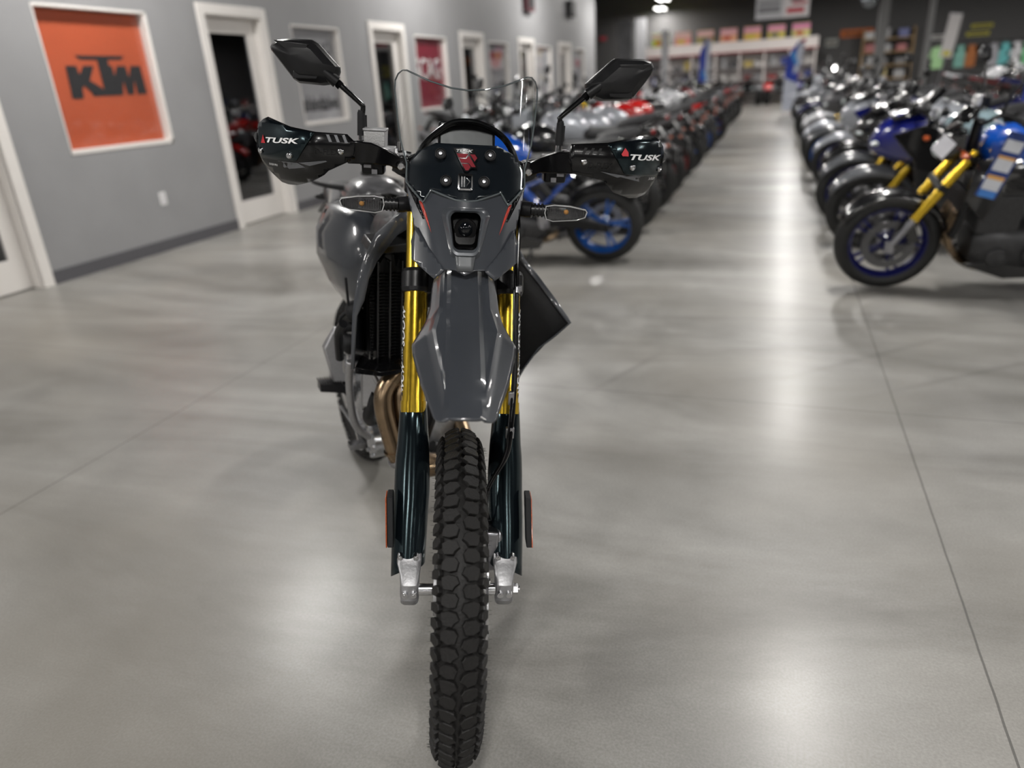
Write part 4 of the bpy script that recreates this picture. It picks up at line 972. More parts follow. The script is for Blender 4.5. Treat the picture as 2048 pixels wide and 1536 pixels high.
b.done('clutch_cover', mat('polished_case', (.5, .51, .53), .26, .95, 0, 60, .1), eng)
b = MB(TB); b.loft([[(-.205, .64, .30), (-.205, .66, .30), (-.205, .66, .17), (-.205, .64, .19)], [(-.150, .60, .33), (-.150, .62, .33), (-.150, .63, .20), (-.150, .61, .20)]]); b.tube([(-.22, .60, .325), (-.19, .58, .30), (-.165, .57, .245)], .007, 8); b.tube([(-.24, .62, .33), (-.235, .66, .24), (-.215, .70, .12), (-.17, .72, .06)], .011, 8, smooth=4); b.done('engine_bracket', SILVER, eng, bevel=.003)
b = MB(TB); b.tube([(-.17, .62, .23), (-.185, .66, .16), (-.17, .70, .12)], .017, 12, smooth=4); b.tube([(-.245, .66, .42), (-.25, .70, .38), (-.24, .74, .30)], .012, 10, smooth=3); b.done('coolant_hose', SBLACK, eng)
b = MB(TB)
b.tube([(-.03, .66, .33), (-.10, .57, .33), (-.175, .54, .26), (-.158, .53, .13), (-.130, .53, .06), (-.06, .55, .02), (.06, .58, .01)], .0245, 16, smooth=6)
b.tube([(.0, .66, .33), (-.06, .58, .33), (-.126, .545, .26), (-.110, .54, .13), (-.085, .54, .07), (-.03, .57, .03), (.05, .60, .02)], .023, 16, smooth=6)
b.tube([(.06, .58, .005), (.11, .66, .02), (.12, .85, .10), (.05, 1.1, .25), (-.10, 1.2, .38)], .024, 14, smooth=6)
b.lathe([(.0275, -.004), (.0275, .004)], (-.152, .53, .10), (.25, .0, -.95), 20)
ex = b.done('exhaust_pipe', HEADER, HERO)
b = MB(TB); b.lathe([(.028, -.008), (.030, -.004), (.030, .006), (.028, .01)], (-.140, .53, .075), (.5, .0, -.85), 24); b.cyl((.045, .57, .005), (.075, .59, .005), .028, n=20); b.done('exhaust_clamp', STEEL, ex)
b = MB(TB); b.loft([sup(1.10, .03, .40, .46, cx=-.10), sup(1.14, .045, .42, .53, cx=-.10), sup(1.40, .045, .48, .60, cx=-.07), sup(1.46, .035, .51, .58, cx=-.06)]); b.done('muffler', MBLACK, ex)
# pegs, brake pedal, kickstand, swingarm, chain side
for sx in (-1, 1):
    b = MB(TB)
    b.loft([[(sx * .165, .93, .09), (sx * .165, .99, .09), (sx * .165, .99, .12), (sx * .165, .93, .12)], [(sx * .195, .925, .125), (sx * .195, .985, .125), (sx * .195, .985, .155), (sx * .195, .925, .155)], [(sx * .262, .93, .135), (sx * .262, .975, .135), (sx * .262, .975, .160), (sx * .262, .93, .160)]])
    for k in range(9): b.bbox(*sorted((sx * (.20 + k * .0075), sx * (.203 + k * .0075))), .925, .982, .158, .166)
    b.tube([(sx * .12, .98, .06), (sx * .165, .96, .10)], .016, 8)
    b.done('foot_peg', SBLACK, HERO, bevel=.002)
b = MB(TB); b.tube([(-.19, .98, .06), (-.175, .85, .03), (-.19, .74, .02)], .007, 8, smooth=3)
for k in range(7): b.box((-.20 + .0 * k, .735 + k * .005, .028), (.045, .003, .016))
b.tube([(-.175, .96, .08), (-.185, .94, .18), (-.19, .92, .25)], .008, 8); b.done('brake_pedal', CHROME, HERO)
b = MB(TB); b.loft([[(-.22, .93, .16), (-.17, .93, .16), (-.17, .97, .16), (-.22, .97, .16)], [(-.245, .93, .27), (-.19, .93, .28), (-.19, .97, .28), (-.245, .97, .27)], [(-.21, .94, .33), (-.18, .94, .33), (-.18, .96, .33), (-.21, .96, .33)]]); b.done('heel_guard', SILVER, HERO, bevel=.003)
b = MB(TB)
for sx in (-1, 1): b.loft([[(sx * x, .98, z) for x, z in ((.06, .0), (.10, .0), (.10, .08), (.06, .08))], [(sx * x, 1.25, z) for x, z in ((.085, -.03), (.11, -.03), (.11, .05), (.085, .05))], [(sx * x, 1.56, z) for x, z in ((.085, -.045), (.11, -.045), (.11, .02), (.085, .02))]])
b.bbox(-.08, .08, 1.0, 1.08, .0, .08); b.cyl((-.11, 1.49, -.02), (.11, 1.49, -.02), .012); b.done('swingarm', SILVER, HERO, bevel=.004)
b = MB(TB); b.tube([(.10, .92, -.02), (.20, .96, -.19), (.262, .98, -.325)], .013, 10); b.box((.272, .98, -.335), (.05, .06, .008)); b.done('kickstand', SBLACK, HERO)
b = MB(TB); b.ell((-.190, .78, .42), (.022, .03, .03)); b.cyl((-.19, .80, .37), (-.228, .80, .37), .014); b.tube([(-.205, .77, .44), (-.212, .76, .52)], .004, 6); b.ell((-.20, .80, .32), (.022, .03, .03)); b.tube([(-.20, .79, .42), (-.225, .80, .39), (-.20, .80, .33)], .006, 8, smooth=4); b.done('throttle_body', MBLACK, HERO, bevel=.004)
# ================================================================== SHOWROOM MOTORCYCLES
def om(o, i, m):
    o.material_slots[i].link = 'OBJECT'; o.material_slots[i].material = m
PAINT = {}
def paint(key, c, rough=.25, metal=.0):
    if key not in PAINT: PAINT[key] = mat('paint_' + key, c, rough, metal, 1.0, 20, .03, coat_rough=.04)
    return PAINT[key]
P_BLACK = paint('black', (.006, .006, .007)); P_BLUE = paint('blue', (.005, .07, .40)); P_SILVER = paint('silver', (.42, .44, .48), .35, .3)
P_RED = paint('red', (.50, .012, .010)); P_WHITE = paint('white', (.62, .63, .65)); P_GREY = paint('grey', (.10, .105, .115)); P_NAVY = paint('navy', (.004, .008, .13))
P_LBLUE = paint('pale blue', (.22, .30, .33)); P_DRED = paint('dark red', (.16, .01, .012)); P_MGREY = paint('matte grey', (.06, .06, .065), .5)
R_BLUE = mat('blue_rim_paint', (.006, .10, .42), .35, .2, .4); R_NAVY = mat('navy_rim_paint', (.004, .006, .09), .35, .2, .4); R_BLACK = mat('black_rim_paint', (.01, .01, .011), .4); R_RED = mat('red_rim_paint', (.22, .01, .01), .4); R_SIL = mat('silver_rim_paint', (.4, .4, .41), .35, .8)
TAIL_L = mat('red_tail_lens', (.25, .006, .008), .2, 0, .6); HL_L = mat('headlight_lens', (.45, .5, .52), .08, .2, 1.0, 60, .5)
def supx(x, hy, z0, z1, p=2.6, n=18):
    return [(a, b_, c) for (b_, a, c) in sup(x, hy, z0, z1, p, n)]
def mwheel(root, x, R, W, nm, spokes=5, discs=2, dr=.15):
    z = R; T = Matrix.Translation((x, 0, z)) @ Matrix.Rotation(pi / 2, 4, 'Z')   # local x -> world y
    rr = R - W * .62 if W < .15 else R - W * .46
    rr = R - .085
    b = MB(T)
    b.lathe([(rr, -W * .36), (rr + .008, -W * .36), (rr - .008, -W * .2), (rr - .010, W * .2), (rr + .008, W * .36), (rr, W * .36), (rr - .018, W * .15), (rr - .018, -W * .15)], (0, 0, 0), (1, 0, 0), 40, closed=True)
    b.lathe([(.015, -.05), (.045, -.05), (.04, .0), (.045, .05), (.015, .05)], (0, 0, 0), (1, 0, 0), 20)
    for k in range(spokes * 2):
        a = 2 * pi * (k // 2) / spokes + (.13 if k % 2 else -.13); a0 = 2 * pi * (k // 2) / spokes
        b.loft([[(w_, .035 * cos(a0 + s_ * .5), .035 * sin(a0 + s_ * .5)) for w_, s_ in ((-.018, -.4), (.018, -.4), (.018, .4), (-.018, .4))],
                [(w_, (rr - .012) * cos(a + s_ * .045), (rr - .012) * sin(a + s_ * .045)) for w_, s_ in ((-.012, -1), (.012, -1), (.012, 1), (-.012, 1))]])
    rim = b.done(nm, R_BLACK, root)
    b = MB(T); prof = []
    for k in range(11):
        a = -pi / 2 * 1.1 + pi * 1.1 * k / 10; prof.append((R - W * .40 + W * .40 * cos(a) * 1.0, W * .5 * sin(a)))
    prof = [(rr + .002, -W * .34)] + prof + [(rr + .002, W * .34)]
    b.lathe(prof, (0, 0, 0), (1, 0, 0), 48, closed=True); b.done('tyre', RUBBERB, rim)
    b = MB(T)
    for sd in ((-1, 1) if discs == 2 else (-1,)):
        xx = sd * (W * .5 if W < .15 else .075)
        n = 28; f = lambda r, i, q: (q, r * cos(2 * pi * i / n), r * sin(2 * pi * i / n))
        b.rings([[f(dr, i, xx - .002) for i in range(n)], [f(dr, i, xx + .002) for i in range(n)], [f(dr - .045, i, xx + .002) for i in range(n)], [f(dr - .045, i, xx - .002) for i in range(n)]], False, True)
        for k in range(5):
            a = 2 * pi * k / 5; b.cyl((xx, .04 * cos(a), .04 * sin(a)), (xx, (dr - .03) * cos(a), (dr - .03) * sin(a)), .006, n=5)
    b.done('brake_disc', mat('dark_disc_steel', (.13, .13, .135), .3, .9, 0, 80, .1), rim)
    return rim
def moto(kind):
    root = empty('motorcycle'); P = {}
    R = .30; fx, rx = .72, -.70; Wf, Wr = .12, .18
    if kind == 'adv': R, Wf, Wr = .325, .10, .15
    P['fw'] = mwheel(root, fx, R, Wf, 'front_wheel'); P['rw'] = mwheel(root, rx, R, Wr, 'rear_wheel', 5, 1, .13)
    up = .06 if kind == 'adv' else 0
    hx, hz = .385, .83 + up                    # upper fork
    dirv = Vector((hx - fx, 0, hz - R)); d = dirv.normalized()
    for s_ in (-1, 1):
        b = MB(); y = s_ * .10; p0 = Vector((fx, y, R)); b.cyl(p0 + d * .02, p0 + d * .20, .021, n=12); b.box(p0 + d * .0, (.05, .03, .07)); lo_ = b.done('fork_slider', STEEL, root)
        b = MB(); b.cyl(p0 + d * .20, p0 + d * .66, .027, n=14); b.cyl(p0 + d * .20, p0 + d * .22, .030, n=14); o = b.done('fork_tube', GOLD, lo_); P['ft%d' % s_] = o
        b = MB(); q = p0 + d * .13; b.box(q + Vector((-.04, -s_ * .01, -.03)), (.06, .035, .11), Matrix.Rotation(.4, 3, 'Y')); b.done('brake_caliper', P_BLACK, lo_, bevel=.008)
    b = MB(); m0 = Vector((fx, 0, R)) + d * .42; b.box(m0, (.06, .26, .04), Matrix.Rotation(-.42, 3, 'Y')); m0 = Vector((fx, 0, R)) + d * .62; b.box(m0, (.06, .26, .03), Matrix.Rotation(-.42, 3, 'Y')); b.done('triple_clamp', SBLACK, root, bevel=.006)
    # front fender
    b = MB(); rows = []
    if kind == 'dirt' or kind == 'adv':
        for k in range(12):
            x = fx + .38 - k * .062; z = R + .44 - .0 - abs(k - 7) * .012; hw = .05 + .045 * min(1, k / 5)
            rows.append([(x, hw * t, z - .05 * t * t) for t in (-1, -.6, -.2, .2, .6, 1)])
    else:
        for k in range(13):
            a = radians(28 + k * 11.5); rr = R + .018
            rows.append([(fx + (rr + .012 * (1 - t * t)) * cos(a) - .0, (Wf * .62) * t, R + (rr + .012 * (1 - t * t) - .05 * t ** 4) * sin(a)) for t in (-1, -.75, -.35, 0, .35, .75, 1)])
    for i in range(len(rows) - 1):
        for j in range(len(rows[0]) - 1): b.raw([rows[i][j], rows[i + 1][j], rows[i + 1][j + 1], rows[i][j + 1]], [(0, 1, 2, 3)])
    P['fender'] = b.done('front_fender', P_BLACK, root, solid=.004)
    # frame, engine
    b = MB()
    for s_ in (-1, 1):
        b.tube([(.36, s_ * .03, .80 + up), (.22, s_ * .12, .72 + up), (-.10, s_ * .14, .62), (-.26, s_ * .12, .42), (-.27, s_ * .10, .34)], [.03, .035, .035, .03, .025], 8, smooth=3)
        b.tube([(-.12, s_ * .12, .62), (-.45, s_ * .10, .74), (-.80, s_ * .07, .86)], .014, 7, smooth=3); b.tube([(-.26, s_ * .12, .48), (-.50, s_ * .10, .70)], .013, 7)
    P['frame'] = b.done('frame', SBLACK, root)
    b = MB(); b.loft([supx(.30, .14, .22, .40), supx(.24, .18, .16, .46), supx(.0, .20, .14, .48), supx(-.20, .17, .17, .42), supx(-.27, .12, .22, .36)])
    b.loft([[(x, y, z) for x, y in ((.08, -.16), (.30, -.16), (.30, .16), (.08, .16))] for z in (.40, .62)])
    b.loft([[(x, y, z) for x, y in ((.06, -.15), (.33, -.15), (.33, .15), (.06, .15))] for z in (.60, .68)])
    for s_ in (-1, 1):
        b.lathe([(.08, 0), (.085, .03), (.06, .045), (.0001, .05)], (-.03, s_ * .18, .30), (0, s_, 0), 20); b.lathe([(.055, 0), (.06, .03), (.0001, .04)], (.17, s_ * .17, .27), (0, s_, 0), 16)
    P['engine'] = b.done('engine', mat('dark_engine_casting', (.05, .05, .052), .4, .6, 0, 50, .2, .2), root, bevel=.01)
    b = MB(); b.box((.385, 0, .50), (.035, .32, .26), Matrix.Rotation(-.2, 3, 'Y'));  b.done('radiator', SBLACK, root, bevel=.008)
    b = MB()
    for y in (-.10, -.035, .035, .10): b.tube([(.34, y, .56), (.40, y, .48), (.40, y * .9, .32), (.28, y * .7, .18), (.05, y * .4, .13)], .019, 8, smooth=4)
    b.tube([(.05, -.03, .13), (-.20, -.06, .14), (-.35, -.12, .20)], .03, 8, smooth=3); ex = b.done('exhaust_header', HEADER, root)
    b = MB()
    if kind in ('naked', 'sport'): b.loft([[(x, -.12 + r_ * cos(a), z + r_ * .9 * sin(a)) for a in [2 * pi * k / 14 for k in range(14)]] for x, z, r_ in ((-.28, .17, .03), (-.33, .18, .055), (-.60, .26, .06), (-.64, .27, .045))])
    else: b.loft([[(x, -.17 + r_ * cos(a), z + r_ * 1.1 * sin(a)) for a in [2 * pi * k / 14 for k in range(14)]] for x, z, r_ in ((-.40, .36, .035), (-.48, .40, .06), (-.86, .60, .065), (-.90, .62, .045))])
    P['muffler'] = b.done('muffler', STEEL, ex)
    # tank
    b = MB(); zt = 1.0 + up
    b.loft([supx(.33, .07, .80 + up, zt - .09), supx(.28, .14, .76 + up, zt - .03), supx(.16, .185, .70 + up, zt), supx(.02, .175, .68 + up, zt - .01), supx(-.10, .12, .68 + up, zt - .07), supx(-.17, .07, .70 + up, zt - .14)], True)
    P['tank'] = b.done('fuel_tank', P_BLACK, root, sub=1, ang=60)
    b = MB(); b.lathe([(.035, 0), (.035, .006), (.02, .01), (.0001, .01)], (.12, 0, zt - .006), (0, 0, 1), 18); b.done('fuel_cap', STEEL, P['tank'])
    for s_ in (-1, 1):
        b = MB(); b.raw([(.38, s_ * .19, .83 + up), (.40, s_ * .20, .62), (.30, s_ * .22, .50), (.22, s_ * .20, .66), (.02, s_ * .17, .66 + up), (.20, s_ * .185, .86 + up)], [(0, 1, 2, 3, 4, 5)])
        P['cover'] = b.done('side_panel', P_GREY, root, solid=.012, bevel=.004)
    # seat and tail
    b = MB(); b.loft([supx(-.08, .08, .76 + up, .82 + up), supx(-.18, .13, .74 + up, .82 + up), supx(-.38, .15, .74 + up, .815 + up), supx(-.50, .13, .76 + up, .84 + up)] )
    b.loft([supx(-.46, .12, .80 + up, .87 + up), supx(-.56, .12, .82 + up, .90 + up), supx(-.76, .10, .86 + up, .93 + up), supx(-.82, .07, .89 + up, .93 + up)]); P['seat'] = b.done('seat', SEATM, root, ang=50)
    b = MB(); b.loft([supx(-.26, .11, .68, .77 + up), supx(-.45, .13, .73, .82 + up), supx(-.70, .11, .80 + up * .5, .885 + up), supx(-.88, .06, .86 + up, .93 + up), supx(-.94, .03, .89 + up, .93 + up)]); P['tail'] = b.done('tail_section', P_BLACK, root, ang=50)
    b = MB(); b.box((-.93, 0, .895 + up), (.03, .11, .035)); b.done('tail_light', TAIL_L, P['tail'], bevel=.006)
    b = MB(); b.loft([[(x, y, z) for x, y, z in ((-.86, -.05, .85), (-.86, .05, .85), (-.84, .05, .86), (-.84, -.05, .86))], [(-1.02, -.05, .62), (-1.02, .05, .62), (-1.0, .05, .62), (-1.0, -.05, .62)]]); b.bbox(-1.025, -1.015, -.09, .09, .52, .66); rf = b.done('plate_holder', SBLACK, root)
    b = MB()
    for s_ in (-1, 1): b.cyl((-.95, s_ * .04, .72), (-.95, s_ * .13, .72), .007, n=6)
    b.done_each('signal_stalk', SBLACK, rf)
    for s_ in (-1, 1):
        b = MB(); b.ell((-.95, s_ * .16, .72), (.02, .04, .016), 10, 6); b.done('rear_signal', AMBER, rf)
    # swingarm, hugger, pegs, stand
    b = MB()
    for s_ in (-1, 1): b.loft([[(-.20, s_ * y, z) for y, z in ((.10, .32), (.14, .32), (.14, .44), (.10, .44))], [(-.45, s_ * y, z) for y, z in ((.11, .31), (.15, .31), (.15, .40), (.11, .40))], [(-.76, s_ * y, z) for y, z in ((.115, R - .03), (.145, R - .03), (.145, R + .03), (.115, R + .03))]])
    b.cyl((rx, -.16, R), (rx, .16, R), .018, n=12); P['swing'] = b.done('swingarm', MBLACK, root, bevel=.006)
    b = MB(); rows = []
    for k in range(8):
        a = radians(40 + 14 * k); rr = R + .03; rows.append([(rx + rr * cos(a), .10 * t, R + (rr - .04 * t * t) * sin(a)) for t in (-1, -.5, 0, .5, 1)])
    for i in range(7):
        for j in range(4): b.raw([rows[i][j], rows[i + 1][j], rows[i + 1][j + 1], rows[i][j + 1]], [(0, 1, 2, 3)])
    b.done('rear_fender', SBLACK, root, solid=.004)
    b = MB(); b.cyl((-.10, 0, .72), (-.33, 0, .46), .03, n=12); b.done('rear_shock', mat('shock_spring', (.03, .03, .03), .4), root)
    for s_ in (-1, 1):
        b = MB(); b.cyl((-.28, s_ * .14, .33), (-.28, s_ * .25, .35), .012, n=8); b.box((-.26, s_ * .14, .38), (.08, .012, .14)); b.done('foot_peg', STEEL, root)
    b = MB(); b.tube([(-.18, .13, .22), (-.14, .20, .10), (-.10, .27, .01)], .011, 7); b.done('kickstand', SBLACK, root)
    # handlebar
    hy = {'naked': .38, 'adv': .42, 'sport': .33}.get(kind, .38); bz = {'naked': 1.06, 'adv': 1.16, 'sport': .93}.get(kind, 1.05)
    b = MB(); b.tube([(.26, -hy, bz), (.31, -.20, bz + .01), (.36, -.07, bz - .06), (.36, .07, bz - .06), (.31, .20, bz + .01), (.26, hy, bz)], .012, 8, smooth=4)
    b.cyl((.37, 0, hz), (.36, 0, bz - .05), .03, n=10); hb_ = b.done('handlebar', SBLACK, root)
    for s_ in (-1, 1):
        b = MB(); b.cyl((.268, s_ * (hy - .13), bz), (.26, s_ * hy, bz), .017, n=10); b.cyl((.26, s_ * hy, bz), (.258, s_ * (hy + .02), bz), .02, n=10); b.box((.29, s_ * .21, bz), (.04, .05, .045)); b.done('grip', MBLACK, hb_)
        b = MB(); b.tube([(.31, s_ * .20, bz), (.37, s_ * .26, bz), (.355, s_ * (hy - .01), bz)], .006, 6); b.done('lever', STEEL, hb_)
        if kind == 'sport':
            b = MB(); b.tube([(.52, s_ * .12, 1.0), (.54, s_ * .22, 1.06), (.52, s_ * .30, 1.08)], .009, 6); mm = b.done('mirror', SBLACK, root)
            b = MB(); b.ell((.52, s_ * .37, 1.09), (.035, .085, .045), 14, 8); b.done('mirror_head', SBLACK, mm)
        else:
            b = MB(); b.tube([(.32, s_ * .19, bz + .01), (.31, s_ * .23, bz + .12), (.30, s_ * .33, bz + .20)], .007, 6); mm = b.done('mirror', SBLACK, root)
            b = MB(); b.loft([[(x_, s_ * (.36 + a * q), bz + .23 + c * q) for a, c in ((-.075, -.01), (-.04, .035), (.05, .04), (.08, .01), (.05, -.035), (-.05, -.035))] for x_, q in ((.325, .6), (.31, .95), (.285, 1.0))]); b.done('mirror_head', SBLACK, mm)
    b = MB(); b.box((.42, 0, bz - .02), (.03, .14, .08), Matrix.Rotation(-.6, 3, 'Y')); b.done('instrument_panel', GBLACK, root, bevel=.006)
    b = MB(); b.ell((.36, -.12, bz + .02), (.025, .025, .02), 10, 6); b.cyl((.36, -.12, bz), (.36, -.12, bz + .05), .022, n=12); b.done('fluid_reservoir', WHITE, hb_)
    for s_ in (-1, 1):
        b = MB(); b.cyl((.44, s_ * .10, .86 + up), (.44, s_ * .17, .86 + up), .009, n=6); b.ell((.45, s_ * .20, .86 + up), (.022, .04, .018), 10, 6); b.done('front_signal', AMBER, root)
    # front end
    if kind == 'naked':
        b = MB(); b.loft([[(x, s * q, z) for s, z in ((-.06, .80), (.06, .80), (.10, .86), (.09, .95), (-.09, .95), (-.10, .86))] for x, q in ((.42, 1.0), (.50, 1.0), (.54, .75))]); P['mask'] = b.done('headlight_housing', P_BLACK, root, bevel=.01)
        b = MB(); b.ell((.535, 0, .85), (.035, .06, .045), 18, 10); b.done('headlight_lens', HL_L, P['mask'])
        b = MB(); b.raw([(.50, -.08, .95), (.50, .08, .95), (.42, .10, 1.06), (.42, -.10, 1.06)], [(0, 1, 2, 3)]); b.done('fly_screen', GBLACK, P['mask'], solid=.004)
    elif kind == 'adv':
        b = MB(); b.loft([[(x, s * q, z) for s, z in ((-.06, .86), (.06, .86), (.12, .95), (.10, 1.08), (-.10, 1.08), (-.12, .95))] for x, q in ((.42, 1.0), (.54, 1.0), (.60, .7))]); P['mask'] = b.done('headlight_housing', P_BLACK, root, bevel=.01)
        b = MB(); b.box((.59, 0, .97), (.03, .11, .09)); b.done('headlight_lens', HL_L, P['mask'], bevel=.01)
        b = MB(); b.raw([(.56, -.10, 1.05), (.56, .10, 1.05), (.44, .13, 1.36), (.44, -.13, 1.36), (.50, -.17, 1.15), (.50, .17, 1.15)], [(0, 1, 5, 2, 3, 4)]); b.done('windscreen', SHIELD, P['mask'])
    else:
        b = MB(); secs = []
        for x, hy_, z0, z1 in ((.78, .03, .76, .82), (.72, .10, .70, .92), (.60, .17, .66, 1.0), (.46, .20, .64, 1.02)): secs.append(supx(x, hy_, z0, z1, 2.4))
        b.loft(secs); P['mask'] = b.done('nose_fairing', P_BLACK, root, ang=50)
        b = MB(); b.raw([(.66, -.13, .965), (.66, .13, .965), (.48, .17, 1.02), (.36, .10, 1.14), (.36, -.10, 1.14), (.48, -.17, 1.02)], [(0, 1, 2, 3, 4, 5)]); b.done('windscreen', GBLACK, P['mask'], solid=.003)
        for s_ in (-1, 1):
            b = MB(); b.ell((.74, s_ * .06, .80), (.04, .035, .02), 10, 6); b.done('headlight_lens', HL_L, P['mask'])
            b = MB(); b.prism([(.66, s_ * .18, .88), (.50, s_ * .21, .70), (.46, s_ * .21, .45), (.34, s_ * .20, .22), (.05, s_ * .17, .16), (-.10, s_ * .17, .22), (.0, s_ * .20, .38), (.16, s_ * .215, .48), (.12, s_ * .215, .66), (.30, s_ * .21, .86), (.46, s_ * .20, .95)], (0, s_ * -.012, 0)); P['fair%d' % s_] = b.done('side_fairing', P_BLACK, root, bevel=.008)
    if kind == 'naked':
        b = MB()
        for s_ in (-1, 1): b.prism([(.34, s_ * .17, .22), (.10, s_ * .17, .13), (-.22, s_ * .17, .15), (-.26, s_ * .17, .22), (.05, s_ * .19, .27)], (0, s_ * -.01, 0))
        b.done_each('belly_pan', P_BLACK, root, bevel=.004)
    return root, P
ROLEMAP = {'rim': ('front_wheel', 'rear_wheel'), 'tank': ('fuel_tank',), 'fender': ('front_fender',), 'tail': ('tail_section',), 'cover': ('side_panel',), 'mask': ('headlight_housing', 'nose_fairing'),
           'fair': ('side_fairing',), 'fork': ('fork_tube',), 'frame': ('frame',), 'belly': ('belly_pan',), 'muffler': ('muffler',), 'seat': ('seat',), 'disc': ('brake_disc',)}
def base(n): return n.split('.')[0]
def recolor(root, pal):
    st = list(root.children)
    while st:
        o = st.pop(); st += list(o.children)
        for k, names in ROLEMAP.items():
            if k in pal and base(o.name) in names and o.type == 'MESH': om(o, 0, pal[k])
PROTO = {}
mat('dark_disc_steel', (.13, .13, .135), .3, .9, 0, 80, .1)
def place_moto(kind, x, y, head, pal, label, group, lean=9):
    if kind not in PROTO: PROTO[kind] = moto(kind)[0]; r = PROTO[kind]
    else: r = copy_tree(PROTO[kind])
    r.location = (x, y, .012); r.rotation_euler = (-radians(lean), 0, radians(head)); recolor(r, pal)
    tag(r, label, 'motorcycle', group); return r
def allm(m, rim, fork=GOLD, **k):
    d = dict(rim=rim, tank=m, fender=m, tail=m, cover=P_GREY, mask=m, fair=m, fork=fork, frame=SBLACK, belly=P_BLACK, muffler=STEEL, seat=SEATM, disc=MATS['dark_disc_steel']); d.update(k); return d
# left row: tails to the aisle, noses to the wall (heading -x => 180 deg)
LEFT = [('naked', allm(P_BLUE, R_BLUE, disc=SILVER, frame=P_BLUE, tail=P_BLACK, fender=P_BLACK, mask=P_BLACK), 'naked motorcycle with bright blue wheels and blue tank, nearest of the tail-out row'),
        ('naked', allm(P_BLACK, R_BLACK, SILVER), 'black naked motorcycle with black wheels right behind the blue-wheeled one'),
        ('adv', allm(P_SILVER, R_BLACK, SILVER, tail=P_BLACK, fender=P_BLACK), 'silver-tanked motorcycle with black tail just under the right mirror'),
        ('naked', allm(P_SILVER, R_BLACK, SILVER, tail=P_MGREY), 'silver-tanked motorcycle with grey tail beside the first silver one'),
        ('sport', allm(P_SILVER, R_RED, GOLD, tail=P_BLACK), 'silver faired motorcycle with dark red wheels in the tail-out row'),
        ('sport', allm(P_RED, R_BLACK, SILVER), 'bright red motorcycle directly right of the silver tanks'),
        ('naked', allm(P_RED, R_BLACK, SILVER, tail=P_BLACK), 'red-tanked naked motorcycle with black tail behind the bright red one'),
        ('naked', allm(P_BLACK, R_BLUE, GOLD), 'black motorcycle with blue wheels midway along the tail-out row'),
        ('sport', allm(P_WHITE, R_NAVY, GOLD, cover=P_NAVY, mask=P_NAVY, tail=P_GREY), 'white and navy faired motorcycle beyond the red ones'),
        ('adv', allm(P_WHITE, R_BLACK, SILVER, tail=P_GREY), 'white tall motorcycle beside the white and navy faired one'),
        ('naked', allm(P_GREY, R_BLUE, GOLD), 'grey motorcycle with blue wheels in the far half of the tail-out row'),
        ('sport', allm(P_BLACK, R_RED, SILVER, tail=P_RED), 'black faired motorcycle with a red tail in the tail-out row'),
        ('naked', allm(P_DRED, R_BLACK, SILVER), 'dark red naked motorcycle in the far half of the tail-out row'),
        ('sport', allm(P_GREY, R_RED, SILVER), 'grey faired motorcycle with red wheels far down the tail-out row'),
        ('naked', allm(P_BLACK, R_RED, SILVER, tail=P_DRED), 'black motorcycle with red wheels and dark red tail near the tail-out row end'),
        ('adv', allm(P_BLACK, R_BLACK, SILVER), 'tall black motorcycle second from the far end of the tail-out row'),
        ('naked', allm(P_BLACK, R_SIL, SILVER), 'black motorcycle with silver wheels, farthest of the tail-out row')]
ys = [5.50, 6.55, 7.55, 8.60, 9.7, 10.8, 11.9, 13.0, 14.1, 15.2, 16.3, 17.4, 18.5, 19.6, 20.7, 21.8, 22.9]
rnd = random.Random(11)
for i, ((k, pal, lab), y) in enumerate(zip(LEFT, ys)):
    place_moto(k, -1.90 + (rnd.uniform(-.05, .03) if i else .02), y, 180 + rnd.uniform(-3, 3) + 3, pal, lab, 'motorcycles parked tail-out left of the aisle')
